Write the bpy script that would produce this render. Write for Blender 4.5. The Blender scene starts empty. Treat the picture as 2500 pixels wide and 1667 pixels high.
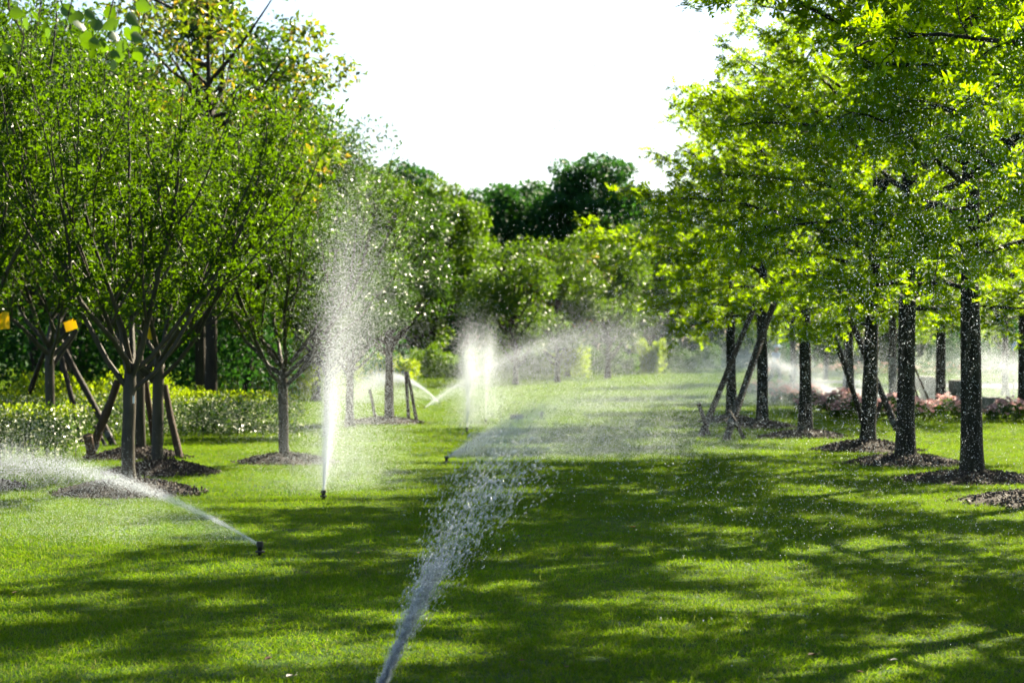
import bpy, math, random
import numpy as np
from mathutils import Vector, Matrix

scene = bpy.context.scene
R = math.radians

# ------------------------------------------------------------------ camera, sky, sun, exposure
cam_data = bpy.data.cameras.new('camera')
cam = bpy.data.objects.new('camera', cam_data)
scene.collection.objects.link(cam)
cam.location = (0, 0, 1.6)
cam.rotation_euler = (R(90.19), 0, 0)
cam_data.lens = 70
cam_data.sensor_width = 36
cam_data.clip_end = 3000
cam_data.dof.use_dof = True
cam_data.dof.focus_distance = 14.5
cam_data.dof.aperture_fstop = 3.4
scene.camera = cam

SUN_AZ, SUN_EL = 41.0, 41.0          # degrees to the right of the view direction, degrees up
tosun = Vector((math.sin(R(SUN_AZ)) * math.cos(R(SUN_EL)), math.cos(R(SUN_AZ)) * math.cos(R(SUN_EL)), math.sin(R(SUN_EL))))
world = bpy.data.worlds.new('World')
scene.world = world
world.use_nodes = True
wn = world.node_tree
for n in list(wn.nodes):
    wn.nodes.remove(n)
w_out = wn.nodes.new('ShaderNodeOutputWorld')
w_bg = wn.nodes.new('ShaderNodeBackground')
w_sky = wn.nodes.new('ShaderNodeTexSky')
w_sky.sky_type = 'NISHITA'
w_sky.sun_disc = False
w_sky.sun_elevation = R(SUN_EL)
w_sky.sun_rotation = R(SUN_AZ)
w_sky.altitude = 0
w_sky.air_density = 1.0
w_sky.dust_density = 1.5
w_sky.ozone_density = 1.5
w_bg.inputs['Strength'].default_value = 0.05
wn.links.new(w_sky.outputs[0], w_bg.inputs['Color'])
wn.links.new(w_bg.outputs[0], w_out.inputs['Surface'])

sun_d = bpy.data.lights.new('sun', 'SUN')
sun_d.energy = 5.0
sun_d.angle = R(0.55)
sun_d.color = (1.0, 0.88, 0.65)
sun = bpy.data.objects.new('sun', sun_d)
sun.rotation_euler = tosun.to_track_quat('Z', 'Y').to_euler()
sun.location = (60, 60, 60)
scene.collection.objects.link(sun)

vs = scene.view_settings
vs.view_transform = 'Standard'
vs.look = 'None'
vs.exposure = 2.25
vs.gamma = 1.0
vs.use_curve_mapping = False

scene.render.engine = 'CYCLES'
cy = scene.cycles
cy.max_bounces = 5
cy.diffuse_bounces = 2
cy.glossy_bounces = 2
cy.transmission_bounces = 4
cy.transparent_max_bounces = 24
cy.caustics_reflective = False
cy.caustics_refractive = False
cy.sample_clamp_indirect = 6.0
cy.use_denoising = True
cy.use_adaptive_sampling = True
cy.adaptive_threshold = 0.03

# ------------------------------------------------------------------ helpers
COL = scene.collection
FPX = 70 / 36 * 2500.0
EYE = 1.6


def ground_d(y, z=0.0):
    """Distance of a ground point that the level camera sees at row y of the 2500 px wide photo."""
    return (EYE - z) * FPX / (y - 850.0)


def wx(x, d):
    return (x - 1250.0) / FPX * d


def tag(o, label=None, cat=None, group=None, kind=None):
    if label:
        o['label'] = label
    if cat:
        o['category'] = cat
    if group:
        o['group'] = group
    if kind:
        o['kind'] = kind
    return o


class MB:
    """Collects vertices and faces; build() links them as one mesh object."""

    def __init__(self):
        self.v, self.f, self.n = [], {}, 0

    def add(self, v, *faces):
        v = np.asarray(v, dtype=np.float64).reshape(-1, 3)
        self.v.append(v)
        for f in faces:
            f = np.asarray(f, dtype=np.int64)
            self.f.setdefault(f.shape[1], []).append(f + self.n)
        self.n += len(v)

    def mesh(self, name, mat=None, smooth=False):
        me = bpy.data.meshes.new(name)
        V = np.concatenate(self.v) if self.v else np.zeros((0, 3))
        me.vertices.add(len(V))
        me.vertices.foreach_set('co', V.astype(np.float32).ravel())
        loops, starts, s = [], [], 0
        for k in sorted(self.f):
            F = np.concatenate(self.f[k])
            loops.append(F.ravel())
            starts.append(s + np.arange(len(F)) * k)
            s += F.size
        if loops:
            L = np.concatenate(loops)
            S = np.concatenate(starts)
            me.loops.add(len(L))
            me.loops.foreach_set('vertex_index', L.astype(np.int32))
            me.polygons.add(len(S))
            me.polygons.foreach_set('loop_start', S.astype(np.int32))
            me.polygons.foreach_set('use_smooth', np.full(len(S), smooth))
        me.update(calc_edges=True)
        if mat:
            me.materials.append(mat)
        return me

    def build(self, name, mat=None, parent=None, smooth=False, loc=None):
        return link(name, self.mesh(name, mat, smooth), parent, loc)


def link(name, data, parent=None, loc=None):
    o = bpy.data.objects.new(name, data)
    COL.objects.link(o)
    if parent is not None:
        o.parent = parent
    if loc is not None:
        o.location = loc
    return o


def thing(name, loc, label, cat, group=None, rz=0.0, kind=None):
    o = link(name, None, None, loc)
    o.rotation_euler = (0, 0, rz)
    o.empty_display_size = 0.2
    return tag(o, label, cat, group, kind)


def unit(a):
    a = np.asarray(a, dtype=np.float64)
    return a / np.maximum(np.linalg.norm(a, axis=-1, keepdims=True), 1e-9)


def tube(mb, pts, rad, sides=6, cap=True):
    pts = np.asarray(pts, dtype=np.float64)
    n = len(pts)
    rad = np.broadcast_to(np.asarray(rad, dtype=np.float64), (n,))
    t = unit(np.gradient(pts, axis=0))
    ref = np.array([1.0, 0.13, 0.07]) if abs(t[:, 0]).mean() < 0.75 else np.array([0.1, 1.0, 0.05])
    u = unit(np.cross(t, ref))
    w = np.cross(t, u)
    a = np.arange(sides) * 2 * math.pi / sides
    ring = u[:, None, :] * np.cos(a)[None, :, None] + w[:, None, :] * np.sin(a)[None, :, None]
    V = (pts[:, None, :] + ring * rad[:, None, None]).reshape(-1, 3)
    i = np.arange(n - 1)[:, None] * sides
    j = np.arange(sides)[None, :]
    k = (j + 1) % sides
    F = np.stack([i + j, i + k, i + sides + k, i + sides + j], axis=-1).reshape(-1, 4)
    mb.add(V, F)
    if cap:
        V2 = np.concatenate([V[-sides:], V[:sides]])
        mb.add(V2, np.array([list(range(sides))]), np.array([list(range(2 * sides - 1, sides - 1, -1))]))


def lathe(mb, prof, sides=16, loc=(0, 0, 0)):
    prof = np.asarray(prof, dtype=np.float64)
    a = np.arange(sides) * 2 * math.pi / sides
    V = np.stack([prof[:, None, 0] * np.cos(a), prof[:, None, 0] * np.sin(a), np.repeat(prof[:, 1:2], sides, 1)], -1)
    n = len(prof)
    i = np.arange(n - 1)[:, None] * sides
    j = np.arange(sides)[None, :]
    k = (j + 1) % sides
    F = np.stack([i + j, i + k, i + sides + k, i + sides + j], -1).reshape(-1, 4)
    mb.add(V.reshape(-1, 3) + np.array(loc), F)


def box(mb, c, s, rot=None):
    c, s = np.array(c, float), np.array(s, float) / 2
    V = np.array([[x, y, z] for x in (-1, 1) for y in (-1, 1) for z in (-1, 1)], float) * s
    if rot is not None:
        V = V @ np.array(rot).T
    mb.add(V + c, np.array([[0, 1, 3, 2], [4, 6, 7, 5], [0, 4, 5, 1], [2, 3, 7, 6], [0, 2, 6, 4], [1, 5, 7, 3]]))


# leaf templates: vertices (side, along, up) of a leaf one unit long, and its triangles
LEAF_OAK = (np.array([[0, 0, 0], [0, .36, -.03], [0, .66, -.03], [0, 1, 0],
                      [.36, .34, .07], [.44, .70, .09], [.20, .96, .03],
                      [-.36, .34, .07], [-.44, .70, .09], [-.20, .96, .03]]),
            np.array([[0, 4, 1], [1, 5, 2], [2, 6, 3], [0, 1, 7], [1, 2, 8], [2, 3, 9]]))
LEAF_OVAL = (np.array([[0, 0, 0], [.27, .42, .08], [0, 1, -.04], [-.27, .42, .08]]), np.array([[0, 1, 2], [0, 2, 3]]))
LEAF_WIDE = (np.array([[0, 0, 0], [.34, .28, .06], [.30, .66, .05], [0, 1, -.06], [-.30, .66, .05], [-.34, .28, .06]]),
             np.array([[0, 1, 2], [0, 2, 3], [0, 3, 4], [0, 4, 5]]))


def leaves(mb, P, A, N, S, tpl):
    """Puts a leaf at each point P with axis A, rough normal N and length S."""
    A = unit(A)
    side = unit(np.cross(A, N))
    up = np.cross(side, A)
    T, F = tpl
    V = P[:, None, :] + S[:, None, None] * (side[:, None, :] * T[None, :, 0:1] + A[:, None, :] * T[None, :, 1:2] + up[:, None, :] * T[None, :, 2:3])
    n, k = len(P), len(T)
    mb.add(V.reshape(-1, 3), (F[None] + (np.arange(n) * k)[:, None, None]).reshape(-1, 3))


# ------------------------------------------------------------------ materials
def new_mat(name):
    m = bpy.data.materials.new(name)
    m.use_nodes = True
    nt = m.node_tree
    for n in list(nt.nodes):
        nt.nodes.remove(n)
    return m, nt, nt.nodes.new('ShaderNodeOutputMaterial')


def ramp(nt, fac, stops):
    r = nt.nodes.new('ShaderNodeValToRGB')
    el = r.color_ramp.elements
    while len(el) < len(stops):
        el.new(0.5)
    for e, (p, c) in zip(el, stops):
        e.position = p
        e.color = (*c, 1)
    nt.links.new(fac, r.inputs[0])
    return r.outputs[0]


def noise(nt, scale, detail=3, vec=None, rough=0.55):
    n = nt.nodes.new('ShaderNodeTexNoise')
    n.inputs['Scale'].default_value = scale
    n.inputs['Detail'].default_value = detail
    n.inputs['Roughness'].default_value = rough
    if vec is not None:
        nt.links.new(vec, n.inputs['Vector'])
    return n.outputs['Fac']


def coords(nt, scale=(1, 1, 1), which='Object'):
    t = nt.nodes.new('ShaderNodeTexCoord')
    mp = nt.nodes.new('ShaderNodeMapping')
    mp.inputs['Scale'].default_value = scale
    nt.links.new(t.outputs[which], mp.inputs['Vector'])
    return mp.outputs[0]


def leaf_mat(name, dark, light, thru, trans=0.5, rough=0.38, spec=0.5, obj_var=0.25, accent=None, patch=False, accent_at=.96):
    """A leaf: glossy skin over a diffuse blade that lets light through. Every leaf differs a little."""
    m, nt, out = new_mat(name)
    geo = nt.nodes.new('ShaderNodeNewGeometry')
    inf = nt.nodes.new('ShaderNodeObjectInfo')
    stops = [(0.0, dark), (0.75, light)]
    tst = [(0.0, tuple(c * 0.7 for c in thru)), (0.78, thru)]
    if accent:
        stops.append((accent_at, accent))
        tst.append((accent_at, tuple(min(1, c * 2.2) for c in accent)))
    c1 = ramp(nt, geo.outputs['Random Per Island'], stops)
    c2 = ramp(nt, geo.outputs['Random Per Island'], tst)
    hsv = []
    for c in (c1, c2):
        h = nt.nodes.new('ShaderNodeHueSaturation')
        mr = nt.nodes.new('ShaderNodeMapRange')
        mr.inputs['To Min'].default_value = 1 - obj_var
        mr.inputs['To Max'].default_value = 1 + obj_var
        nt.links.new(inf.outputs['Random'], mr.inputs['Value'])
        val = mr.outputs[0]
        if patch:                                   # broad patches of paler and deeper growth across the lawn
            m2 = nt.nodes.new('ShaderNodeMapRange')
            m2.inputs['From Min'].default_value = .32
            m2.inputs['From Max'].default_value = .68
            m2.inputs['To Min'].default_value = .74
            m2.inputs['To Max'].default_value = 1.22
            nt.links.new(noise(nt, .55, 4, inf.outputs['Location']), m2.inputs['Value'])
            mu = nt.nodes.new('ShaderNodeMath')
            mu.operation = 'MULTIPLY'
            nt.links.new(val, mu.inputs[0])
            nt.links.new(m2.outputs[0], mu.inputs[1])
            val = mu.outputs[0]
        nt.links.new(val, h.inputs['Value'])
        nt.links.new(c, h.inputs['Color'])
        hsv.append(h.outputs[0])
    p = nt.nodes.new('ShaderNodeBsdfPrincipled')
    p.inputs['Roughness'].default_value = rough
    p.inputs['Specular IOR Level'].default_value = spec
    nt.links.new(hsv[0], p.inputs['Base Color'])
    t = nt.nodes.new('ShaderNodeBsdfTranslucent')
    nt.links.new(hsv[1], t.inputs['Color'])
    mx = nt.nodes.new('ShaderNodeMixShader')
    mx.inputs[0].default_value = trans
    nt.links.new(p.outputs[0], mx.inputs[1])
    nt.links.new(t.outputs[0], mx.inputs[2])
    nt.links.new(mx.outputs[0], out.inputs['Surface'])
    return m


def plain_mat(name, stops, scale=8, rough=0.8, spec=0.3, bump=0.0, bump_scale=30, stretch=(1, 1, 1), metallic=0.0):
    m, nt, out = new_mat(name)
    v = coords(nt, stretch)
    p = nt.nodes.new('ShaderNodeBsdfPrincipled')
    p.inputs['Roughness'].default_value = rough
    p.inputs['Specular IOR Level'].default_value = spec
    p.inputs['Metallic'].default_value = metallic
    nt.links.new(ramp(nt, noise(nt, scale, 5, v), stops), p.inputs['Base Color'])
    if bump:
        b = nt.nodes.new('ShaderNodeBump')
        b.inputs['Strength'].default_value = bump
        b.inputs['Distance'].default_value = 0.02
        nt.links.new(noise(nt, bump_scale, 4, v), b.inputs['Height'])
        nt.links.new(b.outputs[0], p.inputs['Normal'])
    nt.links.new(p.outputs[0], out.inputs['Surface'])
    return m


def water_mat(name, thru=0.6):
    m, nt, out = new_mat(name)
    d = nt.nodes.new('ShaderNodeBsdfDiffuse')
    d.inputs['Color'].default_value = (0.68, 0.74, .83, 1)
    t = nt.nodes.new('ShaderNodeBsdfTranslucent')
    t.inputs['Color'].default_value = (0.70, 0.76, .84, 1)
    g = nt.nodes.new('ShaderNodeBsdfGlossy')
    g.inputs['Roughness'].default_value = 0.25
    a = nt.nodes.new('ShaderNodeMixShader')
    a.inputs[0].default_value = thru
    nt.links.new(d.outputs[0], a.inputs[1])
    nt.links.new(t.outputs[0], a.inputs[2])
    b = nt.nodes.new('ShaderNodeMixShader')
    b.inputs[0].default_value = 0.15
    nt.links.new(a.outputs[0], b.inputs[1])
    nt.links.new(g.outputs[0], b.inputs[2])
    nt.links.new(b.outputs[0], out.inputs['Surface'])
    return m


def drop_mat(name):
    """Water drops built as closed meshes: they also let part of the view and the sun straight through."""
    m = water_mat(name, 0.65)
    nt = m.node_tree
    out = [n for n in nt.nodes if n.type == 'OUTPUT_MATERIAL'][0]
    src = out.inputs['Surface'].links[0].from_socket
    tr = nt.nodes.new('ShaderNodeBsdfTransparent')
    mx = nt.nodes.new('ShaderNodeMixShader')
    gl = nt.nodes.new('ShaderNodeBsdfGlass')
    gl.inputs['IOR'].default_value = 1.33
    gl.inputs['Roughness'].default_value = .08
    m0 = nt.nodes.new('ShaderNodeMixShader')
    m0.inputs[0].default_value = .5
    nt.links.new(src, m0.inputs[1])
    nt.links.new(gl.outputs[0], m0.inputs[2])
    mx.inputs[0].default_value = 0.42
    nt.links.new(m0.outputs[0], mx.inputs[1])
    nt.links.new(tr.outputs[0], mx.inputs[2])
    nt.links.new(mx.outputs[0], out.inputs['Surface'])
    return m


M = {}
M['oak_leaf'] = leaf_mat('oak_leaf', (.004, .038, .002), (.012, .075, .003), (.31, .49, .001), .60, .45, .14, .12)
M['vase_leaf'] = leaf_mat('vase_leaf', (.003, .028, .002), (.011, .058, .003), (.13, .26, .001), .45, .40, .25, .12)
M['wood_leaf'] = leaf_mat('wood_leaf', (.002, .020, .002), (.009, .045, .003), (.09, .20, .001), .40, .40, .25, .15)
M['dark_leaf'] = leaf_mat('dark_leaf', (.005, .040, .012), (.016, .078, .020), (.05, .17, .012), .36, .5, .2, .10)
M['olive_leaf'] = leaf_mat('olive_leaf', (.012, .048, .005), (.034, .092, .008), (.14, .26, .003), .44, .4, .3, .15)
M['golden_leaf'] = leaf_mat('golden_leaf', (.018, .050, .005), (.045, .09, .007), (.22, .33, .005), .45, .36, .4, .12, accent=(.24, .16, .012))
M['amber_leaf'] = leaf_mat('amber_leaf', (.032, .070, .006), (.07, .11, .010), (.24, .33, .008), .45, .4, .3, .1, accent=(.28, .15, .02))
M['lime_leaf'] = leaf_mat('lime_leaf', (.04, .09, .003), (.08, .14, .004), (.36, .50, .004), .55, .4, .3, .1)
M['glossy_leaf'] = leaf_mat('glossy_leaf', (.005, .028, .004), (.017, .056, .009), (.07, .16, .004), .36, .32, .5, .1)
M['hedge_leaf'] = leaf_mat('hedge_leaf', (.010, .040, .006), (.040, .085, .018), (.12, .24, .010), .36, .22, 1.0, .1, accent=(.42, .44, .32), accent_at=.80)  # pale accent leaves put glossy sparkle into the colour, along with white blooms
M['near_leaf'] = leaf_mat('near_leaf', (.006, .036, .005), (.014, .058, .008), (.15, .30, .003), .40, .34, .4, .0)
M['blossom'] = leaf_mat('blossom', (.60, .30, .29), (.78, .52, .50), (.75, .42, .41), .4, .6, .2, .05)
M['grass'] = leaf_mat('grass_blade', (.001, .050, .004), (.004, .100, .006), (.235, .40, .0005), .46, .45, .05, .16, accent=(.12, .13, .03), patch=True)
M['oak_bark'] = plain_mat('oak_bark', [(.28, (.006, .006, .005)), (.5, (.020, .019, .015)), (.72, (.055, .053, .042))], 11, .85, .2, .8, 22, (1, 1, .22))
M['vase_bark'] = plain_mat('vase_bark', [(.3, (.024, .021, .016)), (.7, (.068, .056, .040))], 7, .65, .35, .35, 24, (1, 1, .3))
M['dark_bark'] = plain_mat('dark_bark', [(.3, (.016, .013, .010)), (.7, (.045, .037, .029))], 8, .85, .2, .6, 20, (1, 1, .25))
M['pole'] = plain_mat('pole_wood', [(.3, (.016, .012, .010)), (.7, (.045, .034, .025))], 12, .75, .3, .5, 30, (1, 1, .2))
M['pole_brown'] = plain_mat('pole_brown', [(.3, (.035, .021, .013)), (.7, (.085, .052, .032))], 12, .75, .3, .5, 30, (1, 1, .2))
M['mulch'] = plain_mat('mulch', [(.3, (.010, .007, .005)), (.7, (.036, .026, .020))], 28, .85, .3, 1.0, 60)
M['chip'] = plain_mat('mulch_chip', [(.25, (.010, .007, .005)), (.75, (.055, .038, .029))], 5, .7, .4)
M['soil'] = plain_mat('soil', [(.3, (.02, .018, .012)), (.7, (.05, .042, .03))], 12, .9, .2)
M['plastic'] = plain_mat('black_plastic', [(.3, (.010, .010, .010)), (.7, (.018, .018, .018))], 20, .45, .5)
M['brass'] = plain_mat('nozzle_grey', [(.3, (.10, .10, .10)), (.7, (.16, .15, .14))], 20, .4, .5)
M['yellow'] = leaf_mat('yellow_card', (.80, .58, .004), (.88, .66, .005), (.9, .7, .01), .45, .4, .4, .0)
M['wire'] = plain_mat('wire', [(.3, (.05, .05, .05)), (.7, (.08, .08, .08))], 6, .5, .4)
M['white'] = plain_mat('white_plate', [(.3, (.70, .70, .68)), (.7, (.80, .80, .78))], 6, .5, .4)
M['concrete'] = plain_mat('path_concrete', [(.3, (.20, .195, .19)), (.7, (.28, .27, .26))], 1.5, .85, .2, .2, 40)
M['kerb'] = plain_mat('kerb_stone', [(.3, (.34, .33, .31)), (.7, (.44, .43, .41))], 3, .85, .2, .2, 40)
M['seat'] = plain_mat('grey_resin', [(.3, (.085, .080, .078)), (.7, (.12, .115, .11))], 4, .55, .4)
M['box'] = plain_mat('dark_box', [(.3, (.015, .03, .03)), (.7, (.03, .045, .045))], 9, .5, .4)
M['blue'] = plain_mat('blue_sign', [(.3, (.01, .22, .60)), (.7, (.02, .28, .68))], 9, .5, .4)
M['shirt'] = plain_mat('shirt', [(.3, (.30, .40, .55)), (.7, (.36, .47, .62))], 9, .85, .2)
M['trousers'] = plain_mat('trousers', [(.3, (.025, .03, .045)), (.7, (.04, .045, .06))], 9, .85, .2)
M['skin'] = plain_mat('skin', [(.3, (.38, .22, .15)), (.7, (.45, .27, .19))], 9, .6, .3)
M['dead_leaf'] = plain_mat('dead_leaf', [(.3, (.07, .035, .018)), (.7, (.14, .07, .03))], 9, .7, .3)
M['orange_leaf'] = plain_mat('orange_leaf', [(.3, (.45, .12, .02)), (.7, (.55, .18, .03))], 9, .7, .3)
M['pale_stone'] = plain_mat('pale_bit', [(.3, (.32, .30, .27)), (.7, (.48, .45, .40))], 9, .7, .3)
M['water'] = water_mat('water_mist', 0.62)
M['drop'] = drop_mat('water_drop')


def ground_material():
    m, nt, out = new_mat('lawn_soil_and_thatch')
    v = coords(nt)
    p = nt.nodes.new('ShaderNodeBsdfPrincipled')
    p.inputs['Roughness'].default_value = .9
    p.inputs['Specular IOR Level'].default_value = .15
    a = ramp(nt, noise(nt, 14, 5, v), [(.3, (.010, .034, .002)), (.7, (.028, .068, .004))])
    b = ramp(nt, noise(nt, .35, 3, v), [(.35, (.75, .75, .75)), (.65, (1, 1, 1))])
    mx = nt.nodes.new('ShaderNodeMix')
    mx.data_type = 'RGBA'
    mx.blend_type = 'MULTIPLY'
    mx.inputs[0].default_value = 1
    nt.links.new(a, mx.inputs[6])
    nt.links.new(b, mx.inputs[7])
    nt.links.new(mx.outputs[2], p.inputs['Base Color'])
    nt.links.new(p.outputs[0], out.inputs['Surface'])
    return m


# ------------------------------------------------------------------ the ground, path and road
def make_ground():
    xs = np.concatenate([[-900, -400, -150, -70], np.arange(-40, 60.1, 2.0), [90, 180, 400, 900]])
    ys = np.concatenate([[-300, -100, -30], np.arange(0, 160.1, 2.5), [220, 400, 900, 2200]])
    X, Y = np.meshgrid(xs, ys)
    Z = .02 * np.sin(X * .33 + Y * .11) * np.sin(Y * .21) - 0.02
    nx, ny = len(xs), len(ys)
    i = np.arange(ny - 1)[:, None] * nx
    j = np.arange(nx - 1)[None, :]
    F = np.stack([i + j, i + j + 1, i + nx + j + 1, i + nx + j], -1).reshape(-1, 4)
    mb = MB()
    mb.add(np.stack([X, Y, Z], -1).reshape(-1, 3), F)
    o = mb.build('ground', ground_material(), smooth=True)
    tag(o, kind='structure')


make_ground()


def strip(name, left, right, z, mat, thick=0.06):
    """A paved strip between two polylines of (x, y)."""
    mb = MB()
    n = len(left)
    V = [(x, y, z) for x, y in left] + [(x, y, z) for x, y in right] + [(x, y, z - thick) for x, y in left] + [(x, y, z - thick) for x, y in right]
    F = []
    for i in range(n - 1):
        F += [(i, i + 1, n + i + 1, n + i), (i, 2 * n + i, 2 * n + i + 1, i + 1), (n + i, n + i + 1, 3 * n + i + 1, 3 * n + i)]
    mb.add(V, np.array(F))
    return tag(mb.build(name, mat), kind='structure')


PATH_A = ([(30, 46), (15.5, 52), (12.4, 55), (11.0, 60), (10.6, 68), (11.0, 80)], [(34, 52), (18.5, 57.5), (15.2, 60.5), (13.8, 64), (13.2, 70), (13.6, 80)])
PATH_B = ([(60, 66), (30, 72), (20, 77), (16, 82)], [(60, 76), (32, 83), (23, 88), (19, 91)])
strip('path', PATH_A[0], PATH_A[1], 0.03, M['concrete'])
strip('road', PATH_B[0], PATH_B[1], 0.034, M['concrete'])

# ------------------------------------------------------------------ tree generators (return meshes for trunk and crown)
UP = np.array([0, 0, 1.0])


def arc_path(p, az, el0, el1, L, n, rng, wob=.05):
    """A branch of length L that leaves p at elevation el0 and ends at el1."""
    pts = [np.array(p, float)]
    for i in range(n - 1):
        t = (i + .5) / (n - 1)
        el = el0 + (el1 - el0) * t + rng.normal(0, wob)
        a = az + rng.normal(0, wob)
        pts.append(pts[-1] + L / (n - 1) * np.array([math.cos(el) * math.cos(a), math.cos(el) * math.sin(a), math.sin(el)]))
    return np.array(pts)


def trunk_mesh(mb, H, r0, rng, lean=.0, top=.02, sides=14, wob=.03, flare=.55):
    z = np.concatenate([[-.12, 0, .05, .12, .22, .4, .7], np.linspace(1.0, H, 16)])
    w = np.cumsum(rng.normal(0, wob, (len(z), 2)), axis=0) * (z / H).clip(0, 1)[:, None]
    pts = np.stack([w[:, 0] + lean * z, w[:, 1], z], -1)
    r = (r0 * (1 - (z.clip(0) / H)) ** .8 + top) * (1 + flare * np.exp(-z.clip(0) / .13)) * (1 + rng.normal(0, .035, len(z)))
    tube(mb, pts, r, sides)
    return lambda zz: np.array([np.interp(zz, z, pts[:, 0]), np.interp(zz, z, pts[:, 1]), zz])


def oak(seed, H=11.0, spread=3.8, first=2.25, r0=.108, nprim=38, fill=1.35, leaf=.15):
    rng = np.random.default_rng(seed)
    wood, limbs, crown = MB(), MB(), MB()
    at = trunk_mesh(wood, H, r0, rng)
    P, A, N, S = [], [], [], []
    for i in range(nprim):
        u = (i + rng.uniform(-.4, .4)) / nprim
        u = min(max(u, 0), 1)
        z = first + (H * .95 - first) * u ** 1.05
        az = i * 2.39996 + rng.normal(0, .4)
        L = (spread * (1 - u) ** .7 * (.62 + .6 * min(u * 4, 1)) * .92 + .45) * rng.uniform(.65, 1.15)
        el0 = R(12 + 26 * min(u * 3, 1) + 20 * u) + rng.normal(0, .12)
        el1 = el0 - R(26) + rng.normal(0, .15)
        path = arc_path(at(z), az, el0, el1, L, 7, rng, .09)
        tube(limbs, path, np.linspace(.013 + .012 * L, .005, 7), 5, False)
        ns = max(4, int(L * 5.0 * fill))
        for k in range(ns):
            t = .18 + .82 * (k + rng.random()) / ns
            q = np.array([np.interp(t * 6, range(7), path[:, c]) for c in range(3)])
            sd = 1 if k % 2 else -1
            a2 = az + sd * rng.uniform(.35, 1.2)
            L2 = rng.uniform(.3, .9) * (1 - .4 * t) * (.55 + .2 * L)
            e2 = rng.normal(.1, .5)
            sp = arc_path(q, a2, e2, e2 - rng.uniform(0, .7), L2, 4, rng, .16)
            tube(limbs, sp, np.linspace(.009, .003, 4), 3, False)
            nc = max(2, int(L2 / .10))
            for c in range(nc):
                tt = (c + .8 + rng.uniform(-.3, .3)) / nc * 3
                b = np.array([np.interp(tt, range(4), sp[:, cc]) for cc in range(3)])
                m = rng.integers(4, 8)
                ang = rng.uniform(0, 6.28, m)
                d = np.stack([np.cos(ang), np.sin(ang), rng.normal(-.1, .6, m)], -1)
                P.append(b + d * .03 + rng.normal(0, .035, (m, 3)))
                A.append(d)
                N.append(UP * .8 + rng.normal(0, .6, (m, 3)))
                S.append(rng.uniform(.65, 1.2, m) * leaf)
    leaves(crown, np.concatenate(P), np.concatenate(A), np.concatenate(N), np.concatenate(S), LEAF_OAK)
    print('oak leaves', sum(len(p) for p in P))
    return wood.mesh('oak_trunk', M['oak_bark'], True), crown.mesh('oak_crown', M['oak_leaf']), limbs.mesh('oak_branches', M['oak_bark'], True)


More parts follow.
